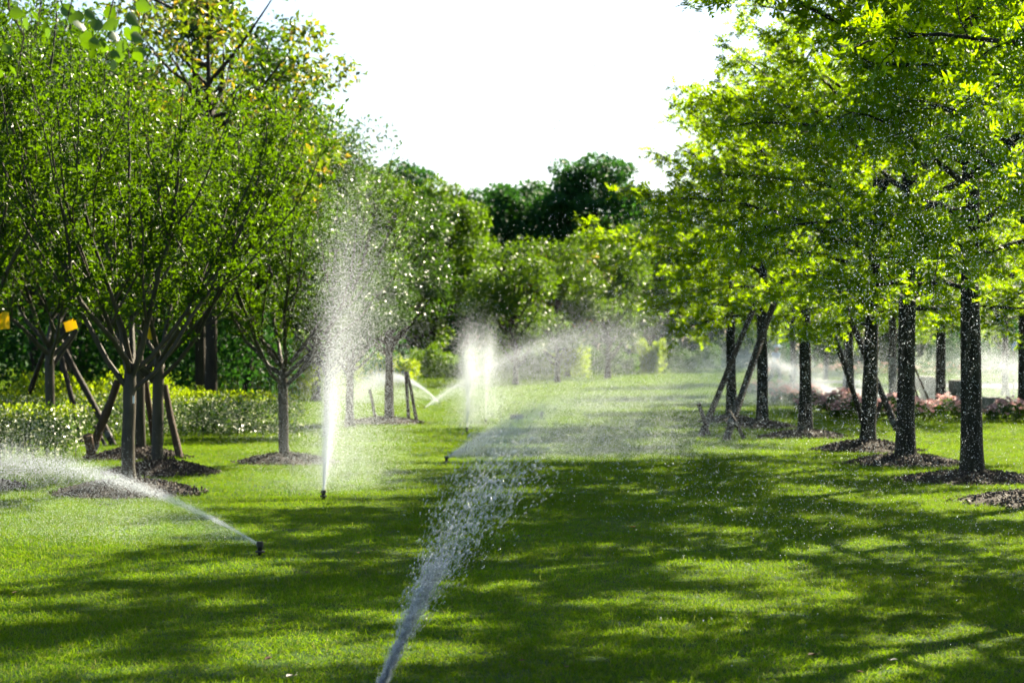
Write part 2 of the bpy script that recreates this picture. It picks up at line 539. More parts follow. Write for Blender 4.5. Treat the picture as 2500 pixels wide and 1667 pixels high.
def vase(seed, H=5.4, fork=1.2, r0=.074, rmax=1.55, nlimb=10, leaf=.055, leafy_from=1.9, fill=1.0, mat='vase_leaf', bark='vase_bark', tpl=LEAF_OVAL):
    rng = np.random.default_rng(seed)
    wood, limbs, crown = MB(), MB(), MB()
    z = np.array([-.12, 0, .06, .15, .3, .6, .9, fork, fork + .25])
    pts = np.stack([np.cumsum(rng.normal(0, .008, len(z))), np.cumsum(rng.normal(0, .008, len(z))), z], -1)
    tube(wood, pts, r0 * np.array([1.5, 1.35, 1.2, 1.08, 1.02, 1, .97, 1.0, .75]), 12)
    P, A, N, S = [], [], [], []
    shoots = []
    for i in range(nlimb):
        az = i * 2.39996 + rng.normal(0, .3)
        z0 = fork + rng.uniform(-.15, .3)
        out_ = rng.uniform(.25, 1.0) if i > 2 else rng.uniform(.85, 1.0)
        L = (H - z0) * rng.uniform(.78, 1.05)
        p = np.array([pts[-1][0], pts[-1][1], z0])
        path = [p]
        n = 10
        for k in range(n):
            t = k / (n - 1)
            el = R(78 - 50 * out_) * (1 - t) ** .8 + R(86) * (1 - (1 - t) ** .8) + rng.normal(0, .09)
            aa = az + rng.normal(0, .16)
            step = L / n * (1.0 + .12 * out_)
            path.append(path[-1] + step * np.array([math.cos(el) * math.cos(aa), math.cos(el) * math.sin(aa), math.sin(el)]))
        path = np.array(path)
        rr = rmax / max(.4, np.hypot(path[:, 0], path[:, 1]).max())
        if rr < 1:
            path[:, :2] *= rr
        rad = np.linspace(.034, .006, n + 1) * rng.uniform(.8, 1.15)
        tube(limbs, path, rad, 7, False)
        shoots.append((path, az))
        for s in range(rng.integers(3, 6)):                     # upright shoots leaving the limb
            k0 = rng.integers(2, n - 3)
            sub = arc_path(path[k0], az + rng.normal(0, 1.0), R(rng.uniform(35, 60)), R(rng.uniform(70, 88)), (H - path[k0][2]) * rng.uniform(.55, .98), 8, rng, .1)
            tube(limbs, sub, np.linspace(rad[k0] * .62, .004, 8), 5, False)
            shoots.append((sub, az))
    for path, az in shoots:
        n = len(path)
        seg = np.linalg.norm(np.diff(path, axis=0), axis=1).sum()
        m = int(seg * 8.5 * fill)
        for k in range(m):
            t = (k + rng.random()) / m * (n - 1)
            b = np.array([np.interp(t, range(n), path[:, c]) for c in range(3)])
            if b[2] < leafy_from + rng.normal(0, .25):
                continue
            a2 = rng.uniform(0, 6.283)
            L2 = rng.uniform(.15, .42)
            e = rng.uniform(.1, 1.0)
            d = np.array([math.cos(a2) * math.cos(e), math.sin(a2) * math.cos(e), math.sin(e)])
            if k % 2 == 0:
                tube(limbs, [b, b + d * L2 * .6, b + d * L2], [.004, .003, .0015], 3, False)
            c = rng.integers(18, 46)
            tt = rng.uniform(.12, 1.1, c)[:, None]
            P.append(b + d * L2 * tt + rng.normal(0, .025, (c, 3)))
            A.append(d * .5 + rng.normal(0, .6, (c, 3)) + np.array([0, 0, .1]))
            N.append(UP * .6 + rng.normal(0, .7, (c, 3)))
            S.append(rng.uniform(.5, 1.45, c) * rng.uniform(.85, 1.15) * leaf)
    leaves(crown, np.concatenate(P), np.concatenate(A), np.concatenate(N), np.concatenate(S), tpl)
    return wood.mesh('vase_trunk', M[bark], True), crown.mesh('vase_crown', M[mat]), limbs.mesh('vase_branches', M[bark], True)


def rounded(seed, H, first, rx, nclump=46, per=230, leaf=.10, clump=.34, mat='wood_leaf', bark='dark_bark', r0=.12, tpl=LEAF_WIDE, flat=.7, top_heavy=0.0):
    """A broadleaf tree: limbs reach out to clumps of foliage spread through an egg-shaped crown."""
    rng = np.random.default_rng(seed)
    wood, limbs, crown = MB(), MB(), MB()
    at = trunk_mesh(wood, H * .80, r0, rng, sides=10, wob=.025)
    zc, rz = (H + first) / 2, (H - first) / 2
    P, A, N, S = [], [], [], []
    for i in range(nclump):
        d = unit(rng.normal(0, 1, 3))
        r = rng.uniform(.25, 1.0) ** .5
        c = np.array([d[0] * rx * r, d[1] * rx * r, zc + d[2] * rz * r * .92])
        if top_heavy:
            c[:2] *= 1 - top_heavy * (c[2] - zc) / rz * .5
        z0 = min(max(first * .75, c[2] - .8 * math.hypot(c[0], c[1]) - .3), H * .8)
        p = at(z0)
        mid = (p + c) / 2 + np.array([0, 0, -.12 * rz]) + rng.normal(0, .08 * rx, 3)
        tt = np.linspace(0, 1, 6)[:, None]
        path = (1 - tt) ** 2 * p + 2 * tt * (1 - tt) * mid + tt ** 2 * c
        tube(limbs, path, np.linspace(.02 + .012 * rx, .006, 6), 5, False)
        cr = clump * rx * rng.uniform(.7, 1.25)
        m = int(per * rng.uniform(.7, 1.3))
        o = unit(rng.normal(0, 1, (m, 3))) * (rng.uniform(.15, 1, (m, 1)) ** .45) * cr * np.array([1, 1, flat])
        P.append(c + o)
        A.append(o / cr + rng.normal(0, .55, (m, 3)) + np.array([0, 0, -.15]))
        N.append(UP * .7 + o / cr * .5 + rng.normal(0, .45, (m, 3)))
        S.append(rng.uniform(.7, 1.3, m) * leaf)
    leaves(crown, np.concatenate(P), np.concatenate(A), np.concatenate(N), np.concatenate(S), tpl)
    return wood.mesh('broadleaf_trunk', M[bark], True), crown.mesh('broadleaf_crown', M[mat]), limbs.mesh('broadleaf_branches', M[bark], True)


def plant_tree(name, meshes, loc, label, group=None, rz=0.0, s=1.0, sz=None, tilt=(0, 0)):
    t = thing(name, (loc[0], loc[1], -.02), label, 'tree', group, rz)
    t.scale = (s, s, sz or s)
    t.rotation_euler = (tilt[0], tilt[1], rz)
    tr = link('trunk', meshes[0], t)
    link('branches', meshes[2], tr)['kind'] = 'stuff'
    link('crown', meshes[1], t)
    return t


# ------------------------------------------------------------------ mulch mounds
def mulch_meshes(seed):
    rng = np.random.default_rng(seed)
    mb = MB()
    nr, na = 9, 40
    rr = np.linspace(0, 1, nr)
    a = np.arange(na) * 2 * math.pi / na
    edge = 1 + .07 * np.sin(3 * a + seed) + .05 * np.sin(7 * a + 2 * seed) + rng.normal(0, .025, na)
    V = []
    for i, r in enumerate(rr):
        h = .15 * (1 - r ** 1.7) + (rng.normal(0, .012, na) if i < nr - 1 else np.full(na, -.02))
        V.append(np.stack([r * edge * np.cos(a), r * edge * np.sin(a), h * np.ones(na)], -1))
    i = np.arange(nr - 1)[:, None] * na
    j = np.arange(na)[None, :]
    k = (j + 1) % na
    mb.add(np.concatenate(V), np.stack([i + j, i + na + j, i + na + k, i + k], -1).reshape(-1, 4))
    chips = MB()
    for _ in range(1500):
        r, t = math.sqrt(rng.random()) * rng.choice([1.0, 1.0, 1.14]), rng.uniform(0, 6.283)
        z = .15 * (1 - min(r, 1) ** 1.7) + .004
        q = rng.normal(0, 1, 4)
        rot = np.array(Matrix.Identity(3) if False else Vector(q[:3]).to_track_quat('Z', 'Y').to_matrix())
        box(chips, (r * math.cos(t) * .98, r * math.sin(t) * .98, z), (rng.uniform(.012, .03), rng.uniform(.03, .09), .01), rot)
    return mb.mesh('mulch_mound', M['mulch'], True), chips.mesh('wood_chips', M['chip'])


MULCH = [mulch_meshes(3), mulch_meshes(8)]
MOUNDS = []


def mulch(x, y, r, label, i):
    t = thing('mulch_mound', (x, y, -.02), label, 'mulch mound', 'mulch mounds round the tree trunks', rz=i * 1.7)
    t.scale = (r, r, .85 + .1 * (i % 3))
    link('mound', MULCH[i % 2][0], t)
    c = link('wood_chips', MULCH[i % 2][1], t)
    c['kind'] = 'stuff'
    MOUNDS.append((x, y, r))


# ------------------------------------------------------------------ right-hand row of oaks
OAKS = [oak(11), oak(23), oak(37, spread=3.5), oak(53, H=7.8, spread=3.0, first=2.3, nprim=27), oak(57, H=7.4, spread=2.9, first=2.3, nprim=26)]
right_row = [  # x px, base y px, scale, mesh, rz, mulch radius, label, mulch label
    (2373, 1148, 1.04, 0, 2.0, .98, 'large dark oak, nearest whole trunk in the row beside the flower beds', 'widest dark mulch mound at the foot of the nearest oak'),
    (2210, 1110, 1.10, 1, 1.9, .88, 'second nearest oak of the right row, straight trunk without props', 'mulch mound under the second nearest oak of the right row'),
    (2118, 1078, 1.0, 2, 3.4, .84, 'oak with two leaning props crossing its trunk, third of the right row', 'mulch mound under the oak with the crossing props, greyish on its right half'),
    (1966, 1048, 1.0, 3, 4.6, .80, 'slim oak with a flared foot standing clear of all props', 'mulch mound under the flared oak that has no props'),
    (1861, 1028, .98, 4, 2.3, .72, 'oak whose trunk is crossed high up by the steeper left prop', 'low mulch mound between the leaning props and the flared oak'),
    (1786, 1016, .95, 3, 5.4, .68, 'farthest oak of the right row, thin trunk crossed by a leaning prop', 'reddish low mulch mound at the far end of the right row'),
]
for i, (px, py, s, mi, rz, mr, lab, mlab) in enumerate(right_row):
    d = ground_d(py, .12)
    x = wx(px, d)
    plant_tree('oak_tree', OAKS[mi], (x, d), lab, 'oaks in the right row', rz, s, sz=s * [.98, .88, .88, 1.0, 1.0, 1.0][i], tilt=(0, R([.4, -.9, -1.6, -.7, -.9, -1.2][i])))
    mulch(x, d, mr, mlab, i)
# the row goes on towards the camera, outside the frame; the first one's boughs hang into the top right corner
near_row = [(5.75, 20.6, 1.04, 1, .9, 'oak just outside the frame whose dark boughs hang into the top right corner'),
            (5.9, 14.9, 1.0, 2, 2.7, 'oak of the right row standing outside the frame nearer the camera'),
            (6.0, 11.0, 1.0, 0, 4.1, 'oak of the right row standing outside the frame nearer the camera')]
for i, (x, d, s, mi, rz, lab) in enumerate(near_row):
    plant_tree('oak_tree', OAKS[mi], (x, d), lab, 'oaks in the right row', rz, s, sz=s * 1.12)
mulch(5.75, 20.8, 1.12, 'mulch mound cut off by the right edge of the picture', 6)

behind = [(10.65, 49.5, 1.0, 0, 1.1, 'oak with a straight trunk in the flower bed beside the two thin guy props'),
          (11.95, 46.5, 1.1, 1, 2.2, 'thick oak at the right edge rising from the pink flower bed'),
          (9.95, 52, .92, 2, .4, 'hazy oak with a small dark box on its trunk'),
          (9.35, 55, .92, 0, 3.6, 'hazy oak behind the spray between the flower beds and the slim oak'),
          (9.6, 68, .92, 1, 5.0, 'faint oak just right of the walking person in the mist'),
          (16.6, 67, .98, 2, 1.4, 'dark oak on the far side of the pale path'),
          (10.4, 62, .86, 1, 2.9, 'faint thin oak by the white bench in the mist'),
          (20, 88, 1.0, 0, .2, 'oak far behind the road'), (14.5, 92, 1.0, 2, 3.1, 'oak far behind the road'),
          (27, 96, 1.0, 1, 4.4, 'oak far behind the road'), (10.5, 84, .95, 0, 5.5, 'oak far behind the road')]
for x, d, s, mi, rz, lab in behind:
    plant_tree('oak_tree', OAKS[mi], (x, d), lab, 'oaks beyond the right row', rz, s)

# ------------------------------------------------------------------ left-hand vase-shaped trees
VASES = [vase(5), vase(14, H=5.2), vase(29, H=5.0, rmax=1.4, fill=.9)]
BIGV = vase(41, H=6.2, rmax=2.3, nlimb=13, leaf=.055, fork=1.3, r0=.10)
left_row = [  # x px, base y, mesh, scale, rz, mulch r, label, mulch label
    (315, 1172, VASES[0], 1.0, 2.1, .80, 'vase-shaped tree with pale curving limbs, nearest whole trunk on the left', 'mulch mound at the foot of the nearest vase-shaped tree'),
    (393, 1128, VASES[1], 1.02, .4, .70, 'vase-shaped tree with grey-green trunk just behind the nearest one', 'darker mulch mound just behind the nearest vase-shaped tree'),
    (697, 1105, VASES[2], .98, 4.0, .70, 'slender tree with dark spreading twigs standing beside the tall water jet', 'mulch mound under the slender tree beside the tall jet'),
]
for i, (px, py, me, s, rz, mr, lab, mlab) in enumerate(left_row):
    d = ground_d(py, .12)
    x = wx(px, d)
    plant_tree('vase_tree', me, (x, d), lab, 'vase-shaped trees on the left', rz, s, sz=s * [1.0, 1.0, .92][i])
    mulch(x, d, mr, mlab, i + 7)
plant_tree('vase_tree', BIGV, (-6.75, 23.2), 'tree at the left edge, only its slanting limbs and leaves in view', 'vase-shaped trees on the left', 1.2, 1.0)
mulch(-6.75, 23.2, 1.0, 'reddish mulch just showing at the left edge of the lawn', 10)
d3 = ground_d(1095, .12)
plant_tree('staked_tree', VASES[1], (wx(338, d3), d3), 'dark trunk with flared foot held by brown props behind the two vase-shaped trees', 'vase-shaped trees on the left', 3.0, 1.05)
mulch(wx(338, d3), d3, .72, 'flat mulch mound among the brown props', 11)
plant_tree('staked_tree', VASES[2], (-7.6, 33), 'dark straight trunk between two leaning props before the clipped hedge', 'vase-shaped trees on the left', 5.0, 1.1)

GLOSSY = [rounded(61, 5.6, 1.7, 1.45, 60, 190, .095, .30, 'glossy_leaf', 'dark_bark', .085, LEAF_OVAL), rounded(67, 5.4, 1.6, 1.5, 55, 190, .095, .30, 'glossy_leaf', 'dark_bark', .085, LEAF_OVAL)]
plant_tree('glossy_tree', GLOSSY[0], (-2.65, 43.0), 'glossy-leaved tree with thin props, farthest of the left row', 'glossy trees of the left row', .5, 1.0)
plant_tree('glossy_tree', GLOSSY[1], (-3.3, 40.5), 'glossy-leaved tree veiled by spray left of the farthest one', 'glossy trees of the left row', 2.0, .86)
plant_tree('glossy_tree', GLOSSY[0], (-3.35, 36.2), 'glossy-leaved tree wholly veiled behind the tall water jet', 'glossy trees of the left row', 3.7, .74)
mulch(-2.75, 43.0, .9, 'grey mulch strip under the farthest glossy tree', 12)

GOLD = rounded(71, 10.2, 3.0, 2.6, 60, 110, .15, .24, 'golden_leaf', 'dark_bark', .12, LEAF_OVAL, flat=.55)
plant_tree('tall_tree', GOLD, (-5.9, 39.0), 'tall open-crowned tree with yellowing leaves against the white sky', None, .7, 1.0)

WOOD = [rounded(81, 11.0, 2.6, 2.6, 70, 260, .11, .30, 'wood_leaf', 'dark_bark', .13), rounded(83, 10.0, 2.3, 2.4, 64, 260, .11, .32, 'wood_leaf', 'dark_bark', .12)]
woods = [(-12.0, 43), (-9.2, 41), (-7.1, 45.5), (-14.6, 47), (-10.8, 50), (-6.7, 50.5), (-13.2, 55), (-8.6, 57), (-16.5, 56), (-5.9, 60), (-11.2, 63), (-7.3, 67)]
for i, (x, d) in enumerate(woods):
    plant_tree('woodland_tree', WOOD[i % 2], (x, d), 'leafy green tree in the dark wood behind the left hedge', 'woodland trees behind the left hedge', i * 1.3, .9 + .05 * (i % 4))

# ------------------------------------------------------------------ far trees across the lawn
FAR = {
    'dark': rounded(91, 15.5, 2.0, 4.6, 90, 260, .30, .27, 'dark_leaf', 'dark_bark', .25),
    'dome': rounded(93, 16.8, 3.0, 4.8, 90, 260, .30, .27, 'dark_leaf', 'dark_bark', .25, flat=.5),
    'olive': rounded(95, 6.4, 1.0, 2.1, 50, 200, .13, .30, 'olive_leaf', 'dark_bark', .10),
    'amber': rounded(97, 7.6, 1.8, 2.4, 50, 190, .20, .28, 'amber_leaf', 'dark_bark', .12),
    'yellowish': rounded(99, 11.6, 1.6, 3.6, 80, 230, .20, .27, 'olive_leaf', 'dark_bark', .18),
}
far_list = [('dark', .2, 152, 1.0, 'dark broad tree in the middle of the far tree line'),
            ('dark', 3.6, 158, 1.03, 'dark tree filling the far tree line between the broad and the domed one'),
            ('dark', -3.6, 158, .98, 'dark treetops between the yellow-green group and the broad dark tree'),
            ('dome', 6.2, 150, 1.0, 'tallest dark domed tree of the far tree line'),
            ('dark', 11.5, 158, .98, 'dark tree right of the domed one, mostly behind oak leaves'),
            ('yellowish', -5.4, 128, .98, 'yellow-green tree left of the dark broad one in the far tree line'),
            ('dome', -8.2, 142, .92, 'dark treetop poking out above the yellow-green trees'),
            ('yellowish', -8.0, 104, .98, 'yellow-green tree nearest the tall jet in the far tree line'),
            ('yellowish', -4.4, 110, .96, 'yellow-green tree in the middle of the left far group'),
            ('olive', .15, 86, 1.0, 'small olive tree standing before the dark broad one'),
            ('olive', 2.1, 92, 1.04, 'second small olive tree, right of the first one on the far lawn edge'),
            ('amber', 3.0, 108, 1.06, 'small tree with amber leaf tips before the domed tree'),
            ('olive', 5.0, 104, 1.25, 'olive tree low down between amber tree and oak row'),
            ('yellowish', -5.6, 62, .62, 'pale tree behind the slender tree and the tall jet'),
            ('yellowish', 9.5, 128, .95, 'tree behind the oak row at the far lawn edge'),
            ('dark', 18, 140, .85, 'tree behind the oak row at the far lawn edge'),
            ('yellowish', 25, 130, 1.0, 'tree behind the oak row at the far lawn edge'),
            ('dark', 33, 140, .85, 'tree behind the oak row at the far lawn edge'),
            ('yellowish', 40, 136, 1.0, 'tree behind the oak row at the far lawn edge'),
            ('dark', -15, 120, .8, 'tree far behind the left wood'), ('dark', -22, 110, .8, 'tree far behind the left wood')]
for i, (k, x, d, s, lab) in enumerate(far_list):
    plant_tree('far_tree', FAR[k], (x, d), lab, 'trees round the far end of the lawn', i * 2.1, s)


# ------------------------------------------------------------------ hedges, bushes, flower beds
def foliage(mb, n, fn, leaf, rng, tpl=LEAF_OVAL, upright=.4):
    P = fn(n)
    n = len(P)
    leaves(mb, P, rng.normal(0, .7, (n, 3)) + np.array([0, 0, upright]), UP * .5 + rng.normal(0, .7, (n, 3)), rng.uniform(.7, 1.3, n) * leaf, tpl)


def hedge(name, pts, width, h, n, leaf, mat, label, cat, rng, lump=.12, group=None, upright=.4, top=None, stems=True):
    """A hedge along a polyline of (x, y); leaves fill a rounded section, denser near its skin."""
    pts = np.array(pts, float)
    seg = np.concatenate([[0], np.cumsum(np.linalg.norm(np.diff(pts, axis=0), axis=1))])
    ph = rng.uniform(0, 6.28, 6)

    def fn(n):
        s = rng.uniform(0, seg[-1], n)
        cx, cy_ = np.interp(s, seg, pts[:, 0]), np.interp(s, seg, pts[:, 1])
        d = np.stack([np.gradient(pts[:, 0]), np.gradient(pts[:, 1])], -1)
        d = d / np.linalg.norm(d, axis=1, keepdims=True)
        nx, ny = -np.interp(s, seg, d[:, 1]), np.interp(s, seg, d[:, 0])
        a = rng.uniform(0, math.pi, n)
        r = rng.uniform(0, 1, n) ** .35
        hh = h * (1 + lump * (np.sin(s * 3.1 + ph[0]) * .5 + np.sin(s * 7.3 + ph[1]) * .3 + np.sin(s * 1.1 + ph[2]) * .6)) 
        e = .55
        u = np.sign(np.cos(a)) * np.abs(np.cos(a)) ** e * r * width / 2 * (1 + .15 * np.sin(s * 4 + ph[3]))
        z = np.abs(np.sin(a)) ** e * r * hh + .03
        return np.stack([cx + nx * u, cy_ + ny * u, z], -1)
    t = thing(name, (0, 0, 0), label, cat, group)
    mb = MB()
    foliage(mb, n, fn, leaf, rng, upright=upright)
    mb.build('foliage', M[mat], t)
    if stems:
        st = MB()
        for p in fn(int(seg[-1] * 10)):
            tube(st, [(p[0], p[1], -.03), (p[0] + rng.normal(0, .03), p[1], p[2] * .5), (p[0] + rng.normal(0, .05), p[1], p[2])], [.008, .006, .003], 4, False)
        st.build('stems', M['dark_bark'], t)['kind'] = 'stuff'
    if top:
        mb = MB()
        P = fn(top[1])
        P[:, 2] = h * rng.uniform(.85, 1.12, len(P))
        leaves(mb, P, rng.normal(0, .5, (len(P), 3)) + np.array([0, 0, .8]), rng.normal(0, .8, (len(P), 3)), rng.uniform(.7, 1.3, len(P)) * leaf, LEAF_OVAL)
        mb.build('new_growth', M[top[0]], t)
    return t


rng = np.random.default_rng(7)
hedge('clipped_hedge', [(-10.6, 35.2), (-7.0, 35.6), (-5.2, 36.0), (-4.25, 36.6)], 2.4, .72, 26000, .05, 'hedge_leaf',
      'low clipped hedge with pale glossy leaves behind the left trees', 'hedge', rng, .10, top=('lime_leaf', 3500))
hedge('golden_shrubs', [(-12.5, 39.4), (-9.5, 39.8), (-6.0, 40.2)], 1.6, .92, 9000, .08, 'lime_leaf',
      'taller yellow-green shrubs with upright shoots behind the clipped hedge', 'shrubs', rng, .28, upright=1.2)
hedge('flowering_bush', [(-8.3, 27.6), (-7.2, 28.4), (-6.75, 29.6)], 1.5, .68, 11000, .05, 'hedge_leaf',
      'pale flowering bush at the left edge, wet with spray', 'bush', rng, .15, top=('lime_leaf', 1500))
hedge('golden_shrubs', [(-8.4, 58), (-6.6, 60), (-5.6, 63)], 2.2, 1.5, 6000, .12, 'lime_leaf',
      'yellow-green shrub in the gap of the wood left of the slender tree', 'shrubs', rng, .3, upright=.8)
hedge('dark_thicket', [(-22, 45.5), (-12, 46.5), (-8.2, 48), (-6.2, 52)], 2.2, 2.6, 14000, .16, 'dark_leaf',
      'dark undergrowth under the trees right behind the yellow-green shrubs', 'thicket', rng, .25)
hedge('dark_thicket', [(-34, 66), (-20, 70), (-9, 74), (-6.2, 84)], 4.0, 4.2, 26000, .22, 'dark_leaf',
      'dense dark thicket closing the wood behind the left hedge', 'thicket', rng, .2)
far_edge = [(-5.6, 88, 2.6, 1.3, 'lime_leaf', 'bright yellow-green bush left of the misty twin jets on the far lawn edge'),
            (-3.2, 94, 3.0, 1.5, 'olive_leaf', 'olive bush behind the misty twin jets on the far lawn edge'),
            (.2, 101, 3.4, 1.4, 'olive_leaf', 'bush below the small olive tree on the far lawn edge'),
            (2.9, 108, 2.4, 1.6, 'lime_leaf', 'yellow-green bush below the amber tree on the far lawn edge'),
            (5.6, 116, 3.4, 1.5, 'wood_leaf', 'green bush on the far lawn edge left of the yellow spiky shrub'),
            (8.4, 121, 1.6, 2.2, 'lime_leaf', 'yellow spiky shrub on the far lawn edge'),
            (11.2, 126, 4.0, 1.8, 'wood_leaf', 'dark bush on the far lawn edge behind the props'),
            (16.0, 132, 5.0, 2.2, 'dark_leaf', 'dark bush on the far lawn edge behind the oak trunks'),
            (22.5, 128, 6.0, 2.2, 'wood_leaf', 'bush far behind the road'), (30, 126, 7.0, 2.2, 'dark_leaf', 'bush far behind the road'),
            (38, 124, 8.0, 2.4, 'wood_leaf', 'bush far behind the road'), (-7.6, 90, 3.0, 2.2, 'wood_leaf', 'green bush behind the farthest glossy tree')]
for x, d, w, h, mat, lab in far_edge:
    hedge('bush', [(x - w / 2, d), (x, d + .3), (x + w / 2, d)], 2.2, h, 3500, .17, mat, lab, 'bush', rng, .25, 'bushes along the far lawn edge', stems=False)


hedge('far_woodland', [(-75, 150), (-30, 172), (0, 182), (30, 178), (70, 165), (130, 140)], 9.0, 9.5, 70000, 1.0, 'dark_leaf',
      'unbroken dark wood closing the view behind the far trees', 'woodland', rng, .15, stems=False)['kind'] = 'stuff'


def flower_bed(pts, width, h, n, label, r):
    t = thing('flower_bed', (0, 0, 0), label, 'flower bed', 'pink flower beds on the right')
    pts = np.array(pts, float)
    seg = np.concatenate([[0], np.cumsum(np.linalg.norm(np.diff(pts, axis=0), axis=1))])

    def fn(k, lo=0.0):
        s = r.uniform(0, seg[-1], k)
        a = r.uniform(0, math.pi, k)
        rr = r.uniform(lo, 1, k) ** .4
        end = np.clip(np.minimum(s, seg[-1] - s) / .5, .25, 1) ** .5
        x = np.interp(s, seg, pts[:, 0])
        y = np.interp(s, seg, pts[:, 1]) + np.cos(a) * rr * width / 2 * end
        z = np.sin(a) ** .6 * rr * h * end * (1 + .2 * np.sin(s * 5)) + .02
        return np.stack([x, y, z], -1)
    mb = MB()
    foliage(mb, n, fn, .07, r)
    mb.build('foliage', M['wood_leaf'], t)
    fl = MB()
    P = fn(int(n * .09), .9)
    P[:, 2] += r.uniform(.0, .10, len(P))
    P = P[P[:, 2] > h * .45]
    m = 5
    Q = np.repeat(P, m, axis=0) + r.normal(0, .012, (len(P) * m, 3))
    ang = np.tile(np.arange(m) * 2 * math.pi / m, len(P))
    leaves(fl, Q, np.stack([np.cos(ang), np.sin(ang), np.full(len(Q), .45)], -1), UP + r.normal(0, .2, (len(Q), 3)), r.uniform(.05, .085, len(Q)), LEAF_WIDE)
    fl.build('blossoms', M['blossom'], t)


flower_bed([(7.2, 45.2), (9.2, 44.4), (10.2, 44.6)], 1.6, .42, 5000, 'pink flower bed between the third oak and the second oak trunk', rng)
flower_bed([(10.4, 43.4), (11.8, 42.0), (13.6, 41.6)], 1.7, .42, 5000, 'pink flower bed at the right edge below the grey lounge seat', rng)
flower_bed([(7.2, 50.5), (8.4, 49.0), (9.2, 49.2)], 1.4, .42, 3500, 'misty pink flower bed in the middle, left of the propped oak', rng)
flower_bed([(7.4, 57), (8.4, 56), (9.2, 57)], 1.2, .40, 2500, 'misty pink flower bed between the slim oak and the prop pair', rng)
flower_bed([(7.6, 66), (8.6, 65), (9.6, 66)], 1.2, .40, 2200, 'small pink flower bed at the feet of the walking person', rng)
flower_bed([(16, 105), (22, 100), (28, 96)], 2.4, .7, 5000, 'long pink flower bed on the grass beyond the road', rng)
flower_bed([(12, 96.5), (14, 99.5), (17, 101)], 2.0, .6, 3000, 'shorter pink flower bed on the grass beyond the road', rng)

# ------------------------------------------------------------------ props (leaning poles with a short peg lashed at the foot)
def prop(bottom, top, r, label, mat='pole', peg=None, peg_r=None, group='props holding up young trees', name='tree_prop'):
    b, t_ = np.array(bottom, float), np.array(top, float)
    o = thing(name, tuple(b), label, 'tree prop', group)
    mb = MB()
    tt = np.linspace(0, 1, 8)[:, None]
    pts = (b + (t_ - b) * tt + np.array([0, 0, .02]) * np.sin(tt * 6.3 + b[0])) - b
    pts[0] -= (t_ - b) / np.linalg.norm(t_ - b) * .1
    tube(mb, pts, np.linspace(r * 1.15, r * .95, 8) * (1 + .05 * np.sin(np.arange(8) * 2.1)), 10)
    pole = mb.build('pole', M[mat], o, True)
    if peg:
        p0, p1 = np.array(peg[0], float), np.array(peg[1], float)
        mb = MB()
        tube(mb, np.array([p0 + (p1 - p0) * k for k in (0, .33, .66, 1)]) - b, [peg_r or r * .9] * 4, 9)
        mb.build('peg', M[mat], o, True)
        c = (p0 + p1) / 2
        mb = MB()
        foot = b + (t_ - b) * .1 - b
        tube(mb, np.array([foot + (t_ - b) / np.linalg.norm(t_ - b) * k for k in (-.05, 0, .05)]), [r * 1.25] * 3, 10)
        mb.build('lashing', M['wire'], pole, True)
    return o


def at(px, py, d):
    return (wx(px, d), d, EYE - (py - 850) / FPX * d)


# right-hand props: (bottom px, py) stands on the ground
d = ground_d(1062)
prop(at(1712, 1062, d), at(1848, 735, d + 1.6), .055, 'left one of the two props that lean right together among the far oaks', peg=(at(1732, 1066, d - .02), at(1706, 985, d - .14)), peg_r=.04)
d = ground_d(1072)
prop(at(1772, 1072, d), at(1908, 690, d + 2.0), .062, 'right one of the two props that lean right together among the far oaks', peg=(at(1816, 1070, d + .02), at(1778, 1000, d + .25)), peg_r=.035)
d = ground_d(1050)
prop(at(2112, 1050, d), at(2005, 715, d - .9), .05, 'prop leaning left that runs behind the foot of the propped oak')
prop(at(2196, 1066, d - .9), at(2046, 705, d - .2), .058, 'prop leaning left that crosses in front of the second oak foot', peg=(at(2128, 1050, d + .3), at(2150, 982, d + .3)), peg_r=.045)
d = 49.2
prop(at(2272, 985, d), at(2210, 850, d), .022, 'thin pale prop right of the second oak over the flower bed', 'pole_brown')
prop(at(2246, 985, d + .6), at(2212, 880, d + .6), .022, 'second thin pale prop just left of the first over the flower bed', 'pole_brown')
# left-hand props round the staked trees
d = ground_d(1085)
prop(at(278, 1088, d), at(146, 828, d + .6), .05, 'long grey prop slanting down right from the straight dark trunk', 'pole', peg=(at(262, 1095, d - .5), at(232, 1040, d - .2)), peg_r=.03)
prop(at(203, 1088, d + .5), at(150, 870, d + .9), .045, 'darker prop beside the straight dark trunk, nearly upright', 'pole')
prop(at(48, 1028, d + 3.5), at(110, 855, d + 2.2), .045, 'black prop at the far left slanting up to the right', 'pole')
prop(at(222, 1108, d3 - .3), at(288, 930, d3 - .1), .06, 'thick brown prop slanting up right to the nearest vase-shaped trunk', 'pole_brown', peg=(at(224, 1110, d3 - .4), at(214, 1062, d3 - .5)), peg_r=.07)
prop(at(436, 1106, d3 - .3), at(402, 945, d3), .05, 'brown prop right of the grey-green trunk, slanting up left', 'pole_brown')
prop(at(378, 1090, d3 + .3), at(350, 890, d3 + .3), .045, 'brown prop between the flared dark trunk and the grey-green trunk', 'pole_brown')
d = 43.2
prop(at(998, 1022, d), at(990, 905, d), .035, 'dark prop nearly upright under the farthest glossy tree', 'pole')
prop(at(1016, 1020, d), at(994, 905, d), .035, 'dark prop slanting left under the farthest glossy tree', 'pole')
prop(at(917, 1022, 40.6), at(902, 950, 40.6), .03, 'veiled prop under the glossy tree left of the farthest one', 'pole')

